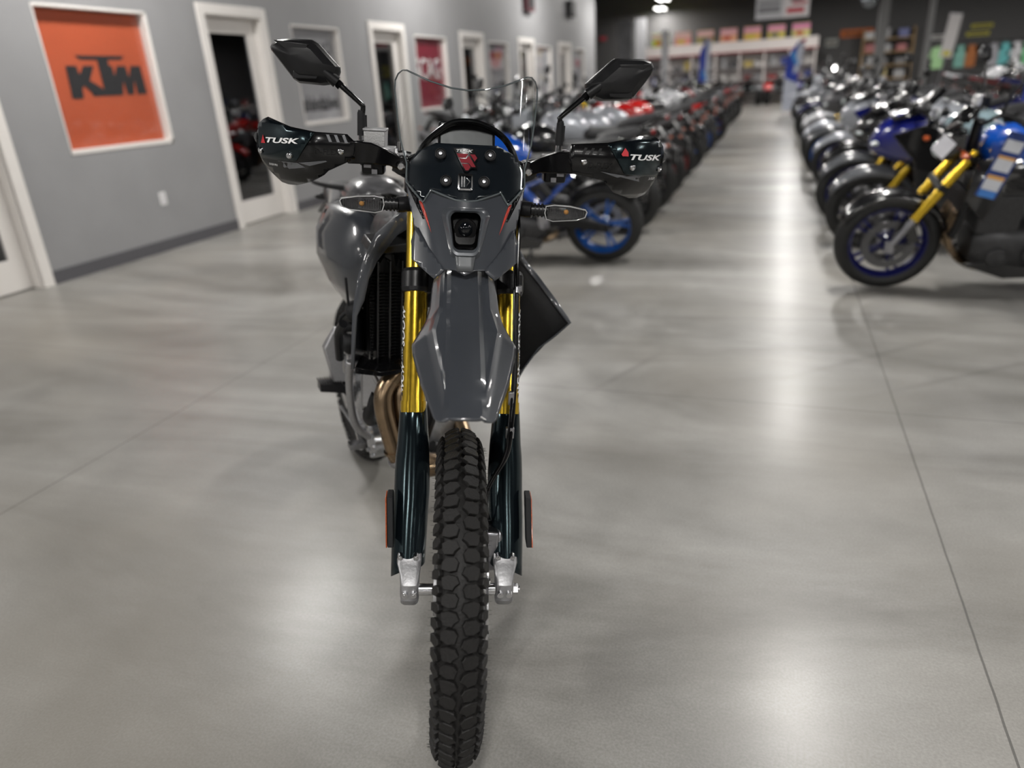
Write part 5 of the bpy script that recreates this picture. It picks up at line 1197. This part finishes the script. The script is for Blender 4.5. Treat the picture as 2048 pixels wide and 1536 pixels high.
RIGHT = [('naked', allm(P_BLACK, R_NAVY, GOLD, cover=P_BLACK, belly=P_BLACK, tank=P_BLUE), 'black naked motorcycle with blue tank, gold forks and navy wheels, nearest at the right edge'),
         ('sport', allm(P_LBLUE, R_BLACK, GOLD, fender=P_GREY, fair=P_BLACK, mask=P_NAVY), 'pale blue and navy faired motorcycle with grey front fender just behind the gold-forked black one'),
         ('sport', allm(P_BLACK, R_NAVY, GOLD, fender=P_GREY, tank=P_SILVER), 'black faired motorcycle with silver tank, third in the nose-out row'),
         ('naked', allm(P_SILVER, R_NAVY, SILVER, tail=P_BLACK, fender=P_BLACK), 'silver-tanked motorcycle with navy wheels, fourth in the nose-out row'),
         ('sport', allm(P_NAVY, R_NAVY, GOLD, fender=P_SILVER, mask=P_SILVER), 'navy and silver faired motorcycle, fifth in the nose-out row'),
         ('naked', allm(P_GREY, R_BLUE, SILVER), 'grey naked motorcycle with blue wheels, sixth in the nose-out row'),
         ('naked', allm(P_BLACK, R_BLACK, SILVER, fender=P_SILVER), 'black motorcycle with silver front fender halfway along the nose-out row'),
         ('sport', allm(P_MGREY, R_BLACK, GOLD), 'matte grey faired motorcycle halfway along the nose-out row'),
         ('naked', allm(P_WHITE, R_BLACK, SILVER, tail=P_GREY), 'white-tanked motorcycle past the middle of the nose-out row'),
         ('sport', allm(P_GREY, R_SIL, SILVER), 'grey faired motorcycle with silver wheels past the middle of the nose-out row'),
         ('adv', allm(P_BLACK, R_BLACK, GOLD), 'tall black motorcycle with gold forks in the far part of the nose-out row'),
         ('naked', allm(P_NAVY, R_BLACK, SILVER), 'navy naked motorcycle in the far part of the nose-out row'),
         ('sport', allm(P_SILVER, R_BLACK, SILVER), 'silver faired motorcycle in the far part of the nose-out row'),
         ('naked', allm(P_BLACK, R_SIL, SILVER), 'black motorcycle with silver wheels near the far end of the nose-out row'),
         ('adv', allm(P_SILVER, R_BLACK, SILVER), 'tall silver motorcycle near the blue and white flag'),
         ('naked', allm(P_MGREY, R_BLACK, SILVER), 'matte grey motorcycle at the far end of the nose-out row, beside the flag')]
ys = [5.02, 6.15, 7.15, 8.15, 9.15, 10.15, 11.2, 12.2, 13.2, 14.2, 15.2, 16.3, 17.4, 18.6, 19.9, 21.2]
for i, ((k, pal, lab), y) in enumerate(zip(RIGHT, ys)):
    place_moto(k, 1.42 + (rnd.uniform(-.05, .05) if i else 0), y, 180 + (4 if i == 0 else rnd.uniform(-3, 5)), pal, lab, 'motorcycles parked nose-out right of the aisle')
# second row deeper on the right
B2 = [('naked', P_BLACK, 'black'), ('sport', P_BLUE, 'blue'), ('adv', P_GREY, 'grey'), ('naked', P_WHITE, 'white'), ('sport', P_BLACK, 'black'), ('naked', P_MGREY, 'matte grey'), ('adv', P_SILVER, 'silver'), ('sport', P_NAVY, 'navy'), ('naked', P_DRED, 'dark red'), ('naked', P_BLACK, 'black'), ('adv', P_WHITE, 'white')]
kn = {'naked': 'naked', 'sport': 'faired', 'adv': 'tall'}
ordn = ['nearest', 'second', 'third', 'fourth', 'fifth', 'sixth', 'seventh', 'eighth', 'ninth', 'tenth', 'farthest']
for i, (k, p_, nm) in enumerate(B2):
    place_moto(k, 4.55 + rnd.uniform(-.08, .08), 6.4 + i * 1.35, 0 + rnd.uniform(-6, 6), allm(p_, rnd.choice([R_BLACK, R_SIL, R_BLUE]), rnd.choice([GOLD, SILVER])), '%s %s motorcycle, %s in the second row behind the nose-out row' % (nm, kn[k], ordn[i]), 'motorcycles in the second right-hand row')
# along the left wall, noses to the room
WL = [('adv', P_BLACK, 'black tall motorcycle with clear screen parked by the wall under the crimson poster'), ('naked', P_GREY, 'grey motorcycle by the left wall between the second and third doors seen whole'), ('naked', P_BLACK, 'black naked motorcycle by the left wall under the grey poster with the red logo'), ('adv', P_MGREY, 'tall matte grey motorcycle by the left wall in front of the fourth door'), ('sport', P_SILVER, 'silver faired motorcycle by the left wall under the white poster')]
for i, (k, p_, lab) in enumerate(WL):
    place_moto(k, -4.45, 10.9 + i * 1.9, -10 + rnd.uniform(-6, 6), allm(p_, R_BLACK, rnd.choice([GOLD, SILVER])), lab, 'motorcycles along the left wall')
# hang tag and windscreen card on the nearest right motorcycle
TAGB = mat('tag_navy', (.02, .05, .22), .5); TAGO = mat('tag_orange', (.75, .40, .12), .5); TAGW = mat('tag_white', (.65, .67, .72), .5); TAGL = mat('tag_blue', (.06, .22, .62), .5)
t = empty('price_tag', (1.13, 4.66, .63)); t.rotation_euler = (radians(8), radians(16), radians(10)); tag(t, 'long navy and white price tag hanging on the nearest black motorcycle at the right edge', 'price tag')
b = MB(); b.bbox(-.055, .055, 0, .002, -.02, .33); b.done('tag_card', TAGB, t)
for nm, z0, z1, m in (('tag_panel', .02, .10, TAGW), ('tag_panel', .125, .205, TAGW), ('tag_panel', .23, .29, TAGW), ('tag_band', .08, .10, TAGO), ('tag_band', .19, .205, TAGO), ('tag_foot', -.02, .018, TAGL)):
    b = MB(); b.bbox(-.045, .045, -.003 if 'band' in nm else -.0015, 0, z0, z1); b.done(nm, m, t)
b = MB(); b.bbox(-.042, .042, -.002, 0, -.055, .055); o = b.done('windscreen_card', mat('card_white', (.6, .6, .64), .5)); o.location = (.89, 4.70, .88); o.rotation_euler = (radians(-25), radians(42), 0); tag(o, 'small white card tilted on the front of the nearest right-hand motorcycle', 'card')
# ================================================================== FAR END OF THE SHOWROOM
FIX = mat('fixture_white', (.78, .72, .69), .5); FIXR = mat('fixture_red', (.35, .02, .03), .5); PEG = mat('pegboard_grey', (.48, .46, .45), .6)
def thing_box(name, cat, label, m, parts=(), loc=(0, 0, 0), group=None, bevel=.01):
    """parts: list of (name, material, list of boxes)"""
    t = empty(name, loc); tag(t, label, cat, group)
    for nm, mm, bs in parts:
        b = MB()
        for x0, x1, y0, y1, z0, z1 in bs: b.bbox(x0, x1, y0, y1, z0, z1)
        b.done(nm, mm, t, bevel=bevel if bevel < 1 else 0)
    return t
SY = 34.0
# long display fixture under the back wall
parts = [('back_panel', PEG, [(-5.5, 1.35, .55, .6, 0, 2.2)]), ('header_panel', FIX, [(-5.6, 1.42, 0.0, .12, 1.98, 2.34)]), ('trim_rail', FIXR, [(-5.6, 1.42, -.02, 0, 1.93, 1.98)]), ('top_shelf', FIX, [(-5.6, 1.42, 0, .62, 2.34, 2.38)])]
t = thing_box('display_fixture', 'display fixture', 'long white display fixture with red rail and pegboard at the back of the showroom', None, parts, (0, SY, 0))
for k in range(8):
    x = -5.45 + k * .97; b = MB(); b.bbox(x - .03, x + .03, 0, .6, 0, 1.98); b.done('upright', FIX, t)
for k in range(3):
    b = MB(); b.bbox(-5.4, 1.3, .1, .6, .35 + k * .5, .38 + k * .5); b.done('shelf', PEG, t)
BC = [(('yellow-green', (.45, .62, .02)), 2.52), (('pink', (.72, .28, .24)), 2.62), (('olive and red', (.42, .34, .08)), 2.7), (('orange-pink', (.75, .38, .22)), 2.72), (('yellow and orange', (.70, .42, .12)), 2.76), (('mustard', (.58, .48, .10)), 2.8), (('cream and yellow', (.66, .60, .22)), 2.85)]
nth = ['leftmost', 'second', 'third', 'fourth', 'fifth', 'sixth', 'rightmost']
for k, ((nm, c), zt) in enumerate(BC):
    x = -4.85 + k * .93; z0 = 2.38; tt = empty('product_box', (x, SY + .25, z0)); h = .50
    tag(tt, '%s carton on top of the long display fixture, %s of its row' % (nm, nth[k]), 'box', 'cartons on top of the display fixture')
    m1 = mat('carton_' + nm, c, .6, 0, 0, 3, .15); b = MB(); b.bbox(-.33, .33, -.2, .2, 0, h); b.done('carton', m1, tt, bevel=.01)
    b = MB(); b.bbox(-.33, .33, -.204, -.2, h * .55, h * .95); b.done('printed_band', mat('carton_band_%d' % k, (.75, .55 - .05 * k, .45), .6), tt); b = MB(); b.bbox(-.2, .1, -.207, -.204, .06, .2); b.done('printed_patch', mat('carton_patch_%d' % (k % 3), [(.5, .05, .03), (.6, .5, .05), (.1, .1, .1)][k % 3], .6), tt)
gr = random.Random(5); cols = [(.05, .05, .055), (.28, .28, .29), (.5, .48, .46), (.30, .03, .03), (.03, .05, .25), (.12, .12, .12), (.45, .35, .1)]
cn = ['black', 'grey', 'pale', 'red', 'blue', 'charcoal', 'mustard']
for k in range(42):
    ci = gr.randrange(len(cols)); bay = k // 6; row = (k % 6) // 2; xx = -5.1 + bay * .97 + (k % 2) * .42; z = .38 + row * .5
    b = MB(); w2, h2 = gr.uniform(.10, .18), gr.uniform(.16, .36); b.bbox(-w2, w2, -.12, .12, 0, h2); o = b.done('packaged_part', mat('pack_%d' % ci, cols[ci], .5, 0, 0, 6, .2), None, bevel=.01, loc=(xx, SY + .32, z))
    tag(o, '%s packet on the %s shelf in bay %s of the display fixture, %s side' % (cn[ci], ['lowest', 'middle', 'top'][row], ['one', 'two', 'three', 'four', 'five', 'six', 'seven'][bay], ['left', 'right'][k % 2]), 'packet', 'goods on the display fixture shelves')
# banner stands
def banner(x, y, z0, z1, w_, m, lab, pole=True, rz=0):
    t = empty('banner_stand', (x, y, 0), rz); tag(t, lab, 'banner')
    b = MB(); b.bbox(-w_ / 2, w_ / 2, -.01, .01, z0, z1); b.done('banner_panel', m, t)
    b = MB(); b.bbox(-w_ / 2, w_ / 2, .012, .03, z1 - .02, z1 + .02); b.cyl((0, .03, 0), (0, .03, z1), .015, n=8); b.bbox(-.3, .3, -.15, .2, 0, .03); b.done('banner_pole', STEEL, t)
    return t
t = banner(-5.62, 30.2, 1.0, 3.25, .55, mat('banner_grey', (.17, .17, .18), .6, 0, 0, 3, .3), 'tall grey banner at the far left beside a white one')
b = MB(); b.bbox(-.22, .22, -.014, -.011, 1.5, 1.9); b.done('printed_block', mat('banner_dark', (.04, .04, .045), .6), t)
banner(-5.12, 30.75, .9, 3.32, .42, mat('banner_white', (.60, .60, .62), .6), 'tall white banner at the far left beside a grey one')
t = banner(-3.95, 29.0, .4, 2.75, .26, mat('banner_pale', (.42, .42, .44), .6), 'narrow pale banner in front of the long display fixture')
t = banner(4.95, 28.9, 1.3, 2.56, .36, mat('banner_cream', (.52, .50, .50), .6), 'slanted cream banner hanging among the far right racks'); t.rotation_euler = (0, radians(6), 0)
b = MB(); b.bbox(-.10, .12, -.014, -.011, 1.35, 1.5); b.done('printed_block', mat('banner_yellow', (.5, .45, .05), .6), t)
# feather flags
FLB = mat('flag_blue', (.012, .04, .36), .6, 0, 0, 2, .2); FLW = mat('flag_white', (.50, .53, .62), .6); FLC = mat('flag_cyan', (.05, .25, .62), .6); FLR = mat('flag_red', (.5, .05, .07), .6)
def flag(x, y, h, w_, lab, low=0.0, rz=0):
    t = empty('feather_flag', (x, y, 0), rz); tag(t, lab, 'flag')
    z0 = low; mid = low + (h - low) * (.42 if low < .2 else .0)
    def pr(nm, pts, m, y0=0.0):
        b = MB(); b.prism([(a, y0, c) for a, c in pts], (0, .004, 0)); return b.done(nm, m, t)
    pr('flag_cloth', [(-w_ * .42, mid + .15), (w_ * .2, mid), (w_ * .5, h), (w_ * .1, h - .12), (-w_ * .36, h - .5)], FLB)
    pr('flag_edge', [(w_ * .0, mid + .25), (w_ * .25, mid + .3), (w_ * .5, h - .04), (w_ * .14, h - .14)], FLW, -.005)
    pr('flag_swoosh', [(-w_ * .2, mid + .75), (w_ * .1, mid + .45), (w_ * .2, mid + .52), (0, mid + .9)], FLC, -.006)
    pr('flag_tip', [(w_ * .2, h - .10), (w_ * .5, h), (w_ * .45, h - .14)], FLR, -.007)
    if low < .2: pr('flag_base_cloth', [(-w_ * .45, .12), (w_ * .3, .12), (w_ * .22, mid + .02), (-w_ * .40, mid + .17)], FLW, .001)
    b = MB(); b.cyl((w_ * .26, .01, 0), (w_ * .26, .01, h), .012, n=8); b.bbox(-.2, .35, -.15, .15, 0, .03); b.done('flag_pole', STEEL, t); return t
flag(.40, 24.0, 2.05, .55, 'blue and white feather flag standing at the end of the aisle by the nose-out row')
flag(-2.62, 30.0, 2.5, .48, 'smaller blue feather flag standing behind the far end of the tail-out row', low=.5)
flag(2.42, 8.6, 1.62, .50, 'blue feather flag cut by the right edge of the photo', low=.4)
# hanging sign
t = empty('hanging_sign', (0, 22, 2.48)); tag(t, 'white two-part sign with red and grey print hanging from the ceiling above the aisle end', 'hanging sign')
for nm, x0, x1, z1, m in (('sign_panel', -.68, .0, .55, mat('sign_grey', (.50, .50, .52), .6)), ('sign_panel', .0, .62, .60, mat('sign_white', (.68, .64, .64), .6))):
    b = MB(); b.bbox(x0, x1, 0, .03, 0, z1); b.done(nm, m, t)
b = MB(); b.bbox(-.62, -.08, -.004, 0, .34, .42); b.bbox(-.62, -.08, -.004, 0, .14, .30); b.done('sign_print', mat('sign_ink', (.22, .22, .23), .6), t)
b = MB(); b.bbox(.08, .5, -.004, 0, .1, .22); b.bbox(.2, .56, -.004, 0, .3, .36); b.done('sign_print', FLR, t); b = MB(); b.bbox(.15, .45, -.004, 0, .38, .5); b.done('sign_print', INK2, t)
for x in (-.5, .5):
    b = MB(); b.cyl((x, .015, .5), (x, .015, 2.1), .005, n=6); b.done('hanging_cable', STEEL, t)
# steel columns
for x, y, lab in ((3.24, 30, 'square grey steel column in the background right of the aisle'), (4.6, 29.5, 'thin grey steel column at the far right of the background')):
    b = MB(); s_ = .15 if x < 4 else .09; b.bbox(-s_, s_, -s_, s_, 0, 4.6); b.bbox(-s_ - .08, s_ + .08, -s_ - .08, s_ + .08, 0, .02); o = b.done('column', mat('column_grey', (.17, .17, .17), .5), loc=(x, y, 0)); tag(o, lab, 'column')
# round mirror by the column
t = empty('round_mirror', (2.75, 30, 3.25)); tag(t, 'round convex mirror high beside the square grey column', 'mirror')
b = MB(); b.ell((0, 0, 0), (.28, .12, .28), 20, 12); b.done('mirror_dome', mat('dull_mirror', (.25, .27, .29), .2, .9), t); b = MB(); b.lathe([(.29, -.01), (.31, -.01), (.31, .02), (.29, .02)], (0, .02, 0), (0, 1, 0), 24, closed=True); b.done('mirror_rim', SBLACK, t); b = MB(); b.cyl((0, .1, 0), (0, .1, 1.35), .01, n=6); b.done('mirror_bracket', STEEL, t)
# signs on the back wall
def wsign(x, z, w_, h, m, lab, cat='sign', txt=None, nm='shop_sign'):
    t = empty(nm, (x, 35.97, z)); tag(t, lab, cat); b = MB(); b.bbox(-w_ / 2, w_ / 2, -.03, 0.0, -h / 2, h / 2); b.done('sign_face', m, t)
    b = MB(); b.bbox(-w_ * .4, w_ * .4, -.036, -.03, -h * .18, h * .12); b.done('sign_print', mat('sign_print_dark', (.10, .06, .03), .6), t)
wsign(2.95, 2.42, 1.25, .30, mat('sign_orange', (.55, .13, .02), .6), 'orange sign on the dark back wall left of the square column')
wsign(7.45, 2.36, .75, .14, mat('sign_yellow', (.50, .46, .05), .6), 'upper of two yellow signs at the far right of the back wall')
wsign(7.35, 2.08, .80, .14, mat('sign_yellow', (.50, .46, .05), .6), 'lower of two yellow signs at the far right of the back wall')
wsign(2.02, 2.12, .46, .30, mat('sign_pale', (.40, .42, .40), .6), 'small pale sign on the back wall just right of the display fixture')
wsign(6.1, 2.05, .75, .16, mat('sign_offwhite', (.62, .62, .62), .6), 'white sign above the hanging shirts')
b = MB(); b.bbox(-.14, .14, -.05, 0, -.08, .08); o = b.done('exit_sign', FLR, loc=(-7.7, 35.95, 2.95)); tag(o, 'small red exit sign on the far left of the back wall', 'exit sign')
# shelf unit with cartons
t = empty('shelf_unit', (4.05, 35.3, 0)); tag(t, 'tall shelf unit with pale wooden shelves between the two grey columns', 'shelf unit')
for k in range(4):
    b = MB(); b.bbox(-.85, .95, 0, .5, .6 + .5 * k, .64 + .5 * k); b.done('shelf', mat('pale_wood', (.42, .28, .13), .6), t)
for x in (-.87, .97):
    b = MB(); b.bbox(x - .02, x + .02, 0, .5, 0, 2.5); b.done('side_panel', mat('pale_wood', (.42, .28, .13), .6), t)
for k in range(12):
    ci = gr.randrange(len(cols)); x = 3.4 + (k % 3) * .6 + gr.uniform(-.05, .05); z = .64 + .5 * (k // 3)
    b = MB(); b.bbox(-.18, .18, -.15, .15, 0, gr.uniform(.2, .38)); o = b.done('carton', mat('shelf_carton_%d' % ci, tuple(min(.6, q + .15) for q in cols[ci]), .6), loc=(x, 35.55, z), bevel=.01)
    tag(o, '%s carton on the %s pale wooden shelf, %s from the left' % (cn[ci], ['lowest', 'second', 'third', 'highest'][k // 3], ['first', 'second', 'third'][k % 3]), 'carton', 'cartons on the wooden shelf unit')
# clothes rack and shirts
t = empty('clothes_rack', (7.0, 33.5, 0)); tag(t, 'long black clothes rack at the far right below the yellow signs', 'clothes rack')
b = MB(); b.cyl((-1.6, 0, 1.75), (2.2, 0, 1.75), .02, n=8); b.done('rail', SBLACK, t)
for x in (-1.6, .3, 2.2):
    b = MB(); b.cyl((x, 0, 0), (x, 0, 1.75), .02, n=8); b.bbox(x - .03, x + .03, -.3, .3, 0, .03); b.done('rack_leg', SBLACK, t)
SH = [('pale green', (.24, .40, .20)), ('dark', (.03, .03, .03)), ('mint', (.12, .26, .22)), ('orange', (.24, .08, .02)), ('black', (.01, .01, .01)), ('grey', (.25, .25, .27)), ('teal', (.10, .35, .36)), ('white', (.5, .5, .52)), ('green', (.12, .40, .18)), ('charcoal', (.05, .05, .055))]
for k, (nm, c) in enumerate(SH):
    b = MB(); b.loft([[(a * w_, q * .05, z) for a, q in ((-1, -1), (1, -1), (1, 1), (-1, 1))] for w_, z in ((.19, -.75), (.19, -.25), (.27, -.12), (.24, -.04), (.08, .0))])
    b.prism([(-.17, -.04, -.10), (-.33, -.04, -.32), (-.25, -.04, -.38), (-.16, -.04, -.25)], (0, .08, 0)); b.prism([(.17, -.04, -.10), (.33, -.04, -.32), (.25, -.04, -.38), (.16, -.04, -.25)], (0, .08, 0)); b.tube([(0, 0, -.01), (0, 0, .07), (.02, 0, .09)], .006, 6)
    o = b.done('hanging_shirt', mat('shirt_' + nm, c, .8, 0, 0, 10, .15), loc=(5.65 + k * .36, 33.5 - .02, 1.66), bevel=.01); tag(o, '%s shirt hanging on the black clothes rack below the yellow signs' % nm, 'shirt', 'shirts on the clothes rack')
# quads in a row at the end of the aisle
def quad():
    r = empty('quad_bike')
    for sx in (-1, 1):
        for y in (-.6, .6):
            b = MB(); b.lathe([(.12, -.10), (.24, -.12), (.30, -.09), (.31, 0), (.30, .09), (.24, .12), (.12, .10)], (sx * .42, y, .31), (1, 0, 0), 24, closed=True)
            for k in range(18):
                a = 2 * pi * k / 18; b.box((sx * .42, y + .305 * cos(a), .31 + .305 * sin(a)), (.2, .03, .03), Matrix.Rotation(a, 3, 'X'))
            w_ = b.done('wheel', RUBBERB, r); b = MB(); b.lathe([(.12, -.06), (.03, -.02), (.03, .02), (.12, .06)], (sx * .42, y, .31), (1, 0, 0), 16, closed=True); b.done('rim', R_SIL, w_)
    b = MB(); b.loft([supy(-.85, .20, .42, .62), supy(-.6, .32, .45, .80), supy(-.2, .22, .45, .88), supy(.3, .20, .45, .80), supy(.7, .30, .5, .82), supy(.95, .22, .6, .75)]); b.done('body', P_BLACK, r, ang=50)
    for y in (-.6, .6):
        for sx in (-1, 1):
            b = MB(); rows = [[(sx * (.26 + .28 * q), y + .42 * cos(a), .36 + .40 * sin(a)) for q in (0, .5, 1)] for a in [radians(25 + 13 * k) for k in range(11)]]
            for i in range(10):
                for j in range(2): b.raw([rows[i][j], rows[i + 1][j], rows[i + 1][j + 1], rows[i][j + 1]], [(0, 1, 2, 3)])
            b.done('fender', P_RED, r, solid=.015)
    b = MB()
    for k in range(5): b.cyl((-.35 + k * .175, -.85, .86), (-.35 + k * .175, -.4, .88), .012, n=6)
    b.tube([(-.38, -.86, .86), (.38, -.86, .86), (.38, -.4, .88), (-.38, -.4, .88)], .014, 6, closed=True); b.done('front_rack', SBLACK, r)
    b = MB(); b.tube([(-.38, -.12, 1.08), (-.12, -.22, 1.04), (.12, -.22, 1.04), (.38, -.12, 1.08)], .015, 7); b.cyl((0, -.3, .8), (0, -.22, 1.04), .03, n=8); b.done('handlebar', SBLACK, r)
    b = MB(); b.loft([supy(-.05, .12, .84, .92), supy(.2, .15, .82, .93), supy(.6, .13, .84, .96)]); b.done('seat', SEATM, r)
    for sx in (-1, 1):
        b = MB(); b.ell((sx * .2, -.84, .62), (.07, .03, .05), 12, 8); b.done('headlight', HL_L, r)
    b = MB(); b.tube([(-.3, -.95, .35), (-.25, -.98, .55), (.25, -.98, .55), (.3, -.95, .35)], .02, 7); b.done('bumper', SBLACK, r)
    return r
def supy(y, hx, z0, z1): return sup(y, hx, z0, z1)
q0 = quad(); qc = [('red', P_RED), ('dark red', P_DRED), ('grey', P_GREY), ('red', P_RED), ('black', P_MGREY), ('red', P_RED), ('navy', P_NAVY)]
for k, (nm, m) in enumerate(qc):
    q = q0 if k == 0 else copy_tree(q0); q.location = (-5.6 + k * 1.13, 31.9, 0); q.rotation_euler = (0, 0, radians(-1.5 + 1.5 * (k % 3)))
    for c in q.children:
        if base(c.name) == 'fender': om(c, 0, m)
    tag(q, '%s quad bike in front of the display fixture, %s of its row' % (nm, nth[k]), 'quad bike', 'quad bikes across the end of the aisle')
# parts counter far right
t = thing_box('sales_counter', 'counter', 'dark sales counter with pale top in the far right background', None, [('counter_body', DARKWALL, [(0, 3.2, 0, .7, 0, 1.0)]), ('counter_top', FIX, [(-.05, 3.25, -.05, .75, 1.0, 1.05)])], (8.6, 27, 0))
for k in range(6):
    c = [(.5, .5, .52), (.02, .02, .02), (.3, .03, .03), (.4, .42, .45), (.03, .05, .2), (.45, .45, .46)][k]; nm = ['white', 'black', 'red', 'silver', 'navy', 'pale grey'][k]
    t = empty('helmet', (8.9 + k * .5, 27.3, 1.05)); tag(t, '%s helmet standing on the far sales counter' % nm, 'helmet', 'helmets on the sales counter')
    b = MB(); b.ell((0, 0, .13), (.13, .16, .14), 18, 12); b.done('helmet_shell', paint('helmet_' + nm, c), t); b = MB(); b.ell((0, -.05, .14), (.11, .125, .055), 18, 10); b.done('visor', GBLACK, t)
# lamp labels: one each
rows_ = {-4.3: 'above the tail-out row', .55: 'above the aisle', 5.6: 'above the second right-hand row', 10.6: 'above the right wall side'}
pos_ = {-20.5: 'farthest behind the viewer', -14.1: 'third behind the viewer', -7.7: 'second behind the viewer', -1.3: 'just behind the viewer', 5.1: 'first ahead', 11.5: 'second ahead', 17.9: 'third ahead', 24.3: 'fourth ahead', 30.7: 'farthest'}
for o in list(col.objects):
    if base(o.name) == 'ceiling_lamp' and o.type == 'EMPTY':
        x = min(rows_, key=lambda q: abs(q - o.location.x)); y = min(pos_, key=lambda q: abs(q - o.location.y))
        o['label'] = 'white high-bay lamp %s, %s' % (rows_[x], pos_[y]) if o.location.y < 34 else 'white high-bay lamp nearest the dark back wall'
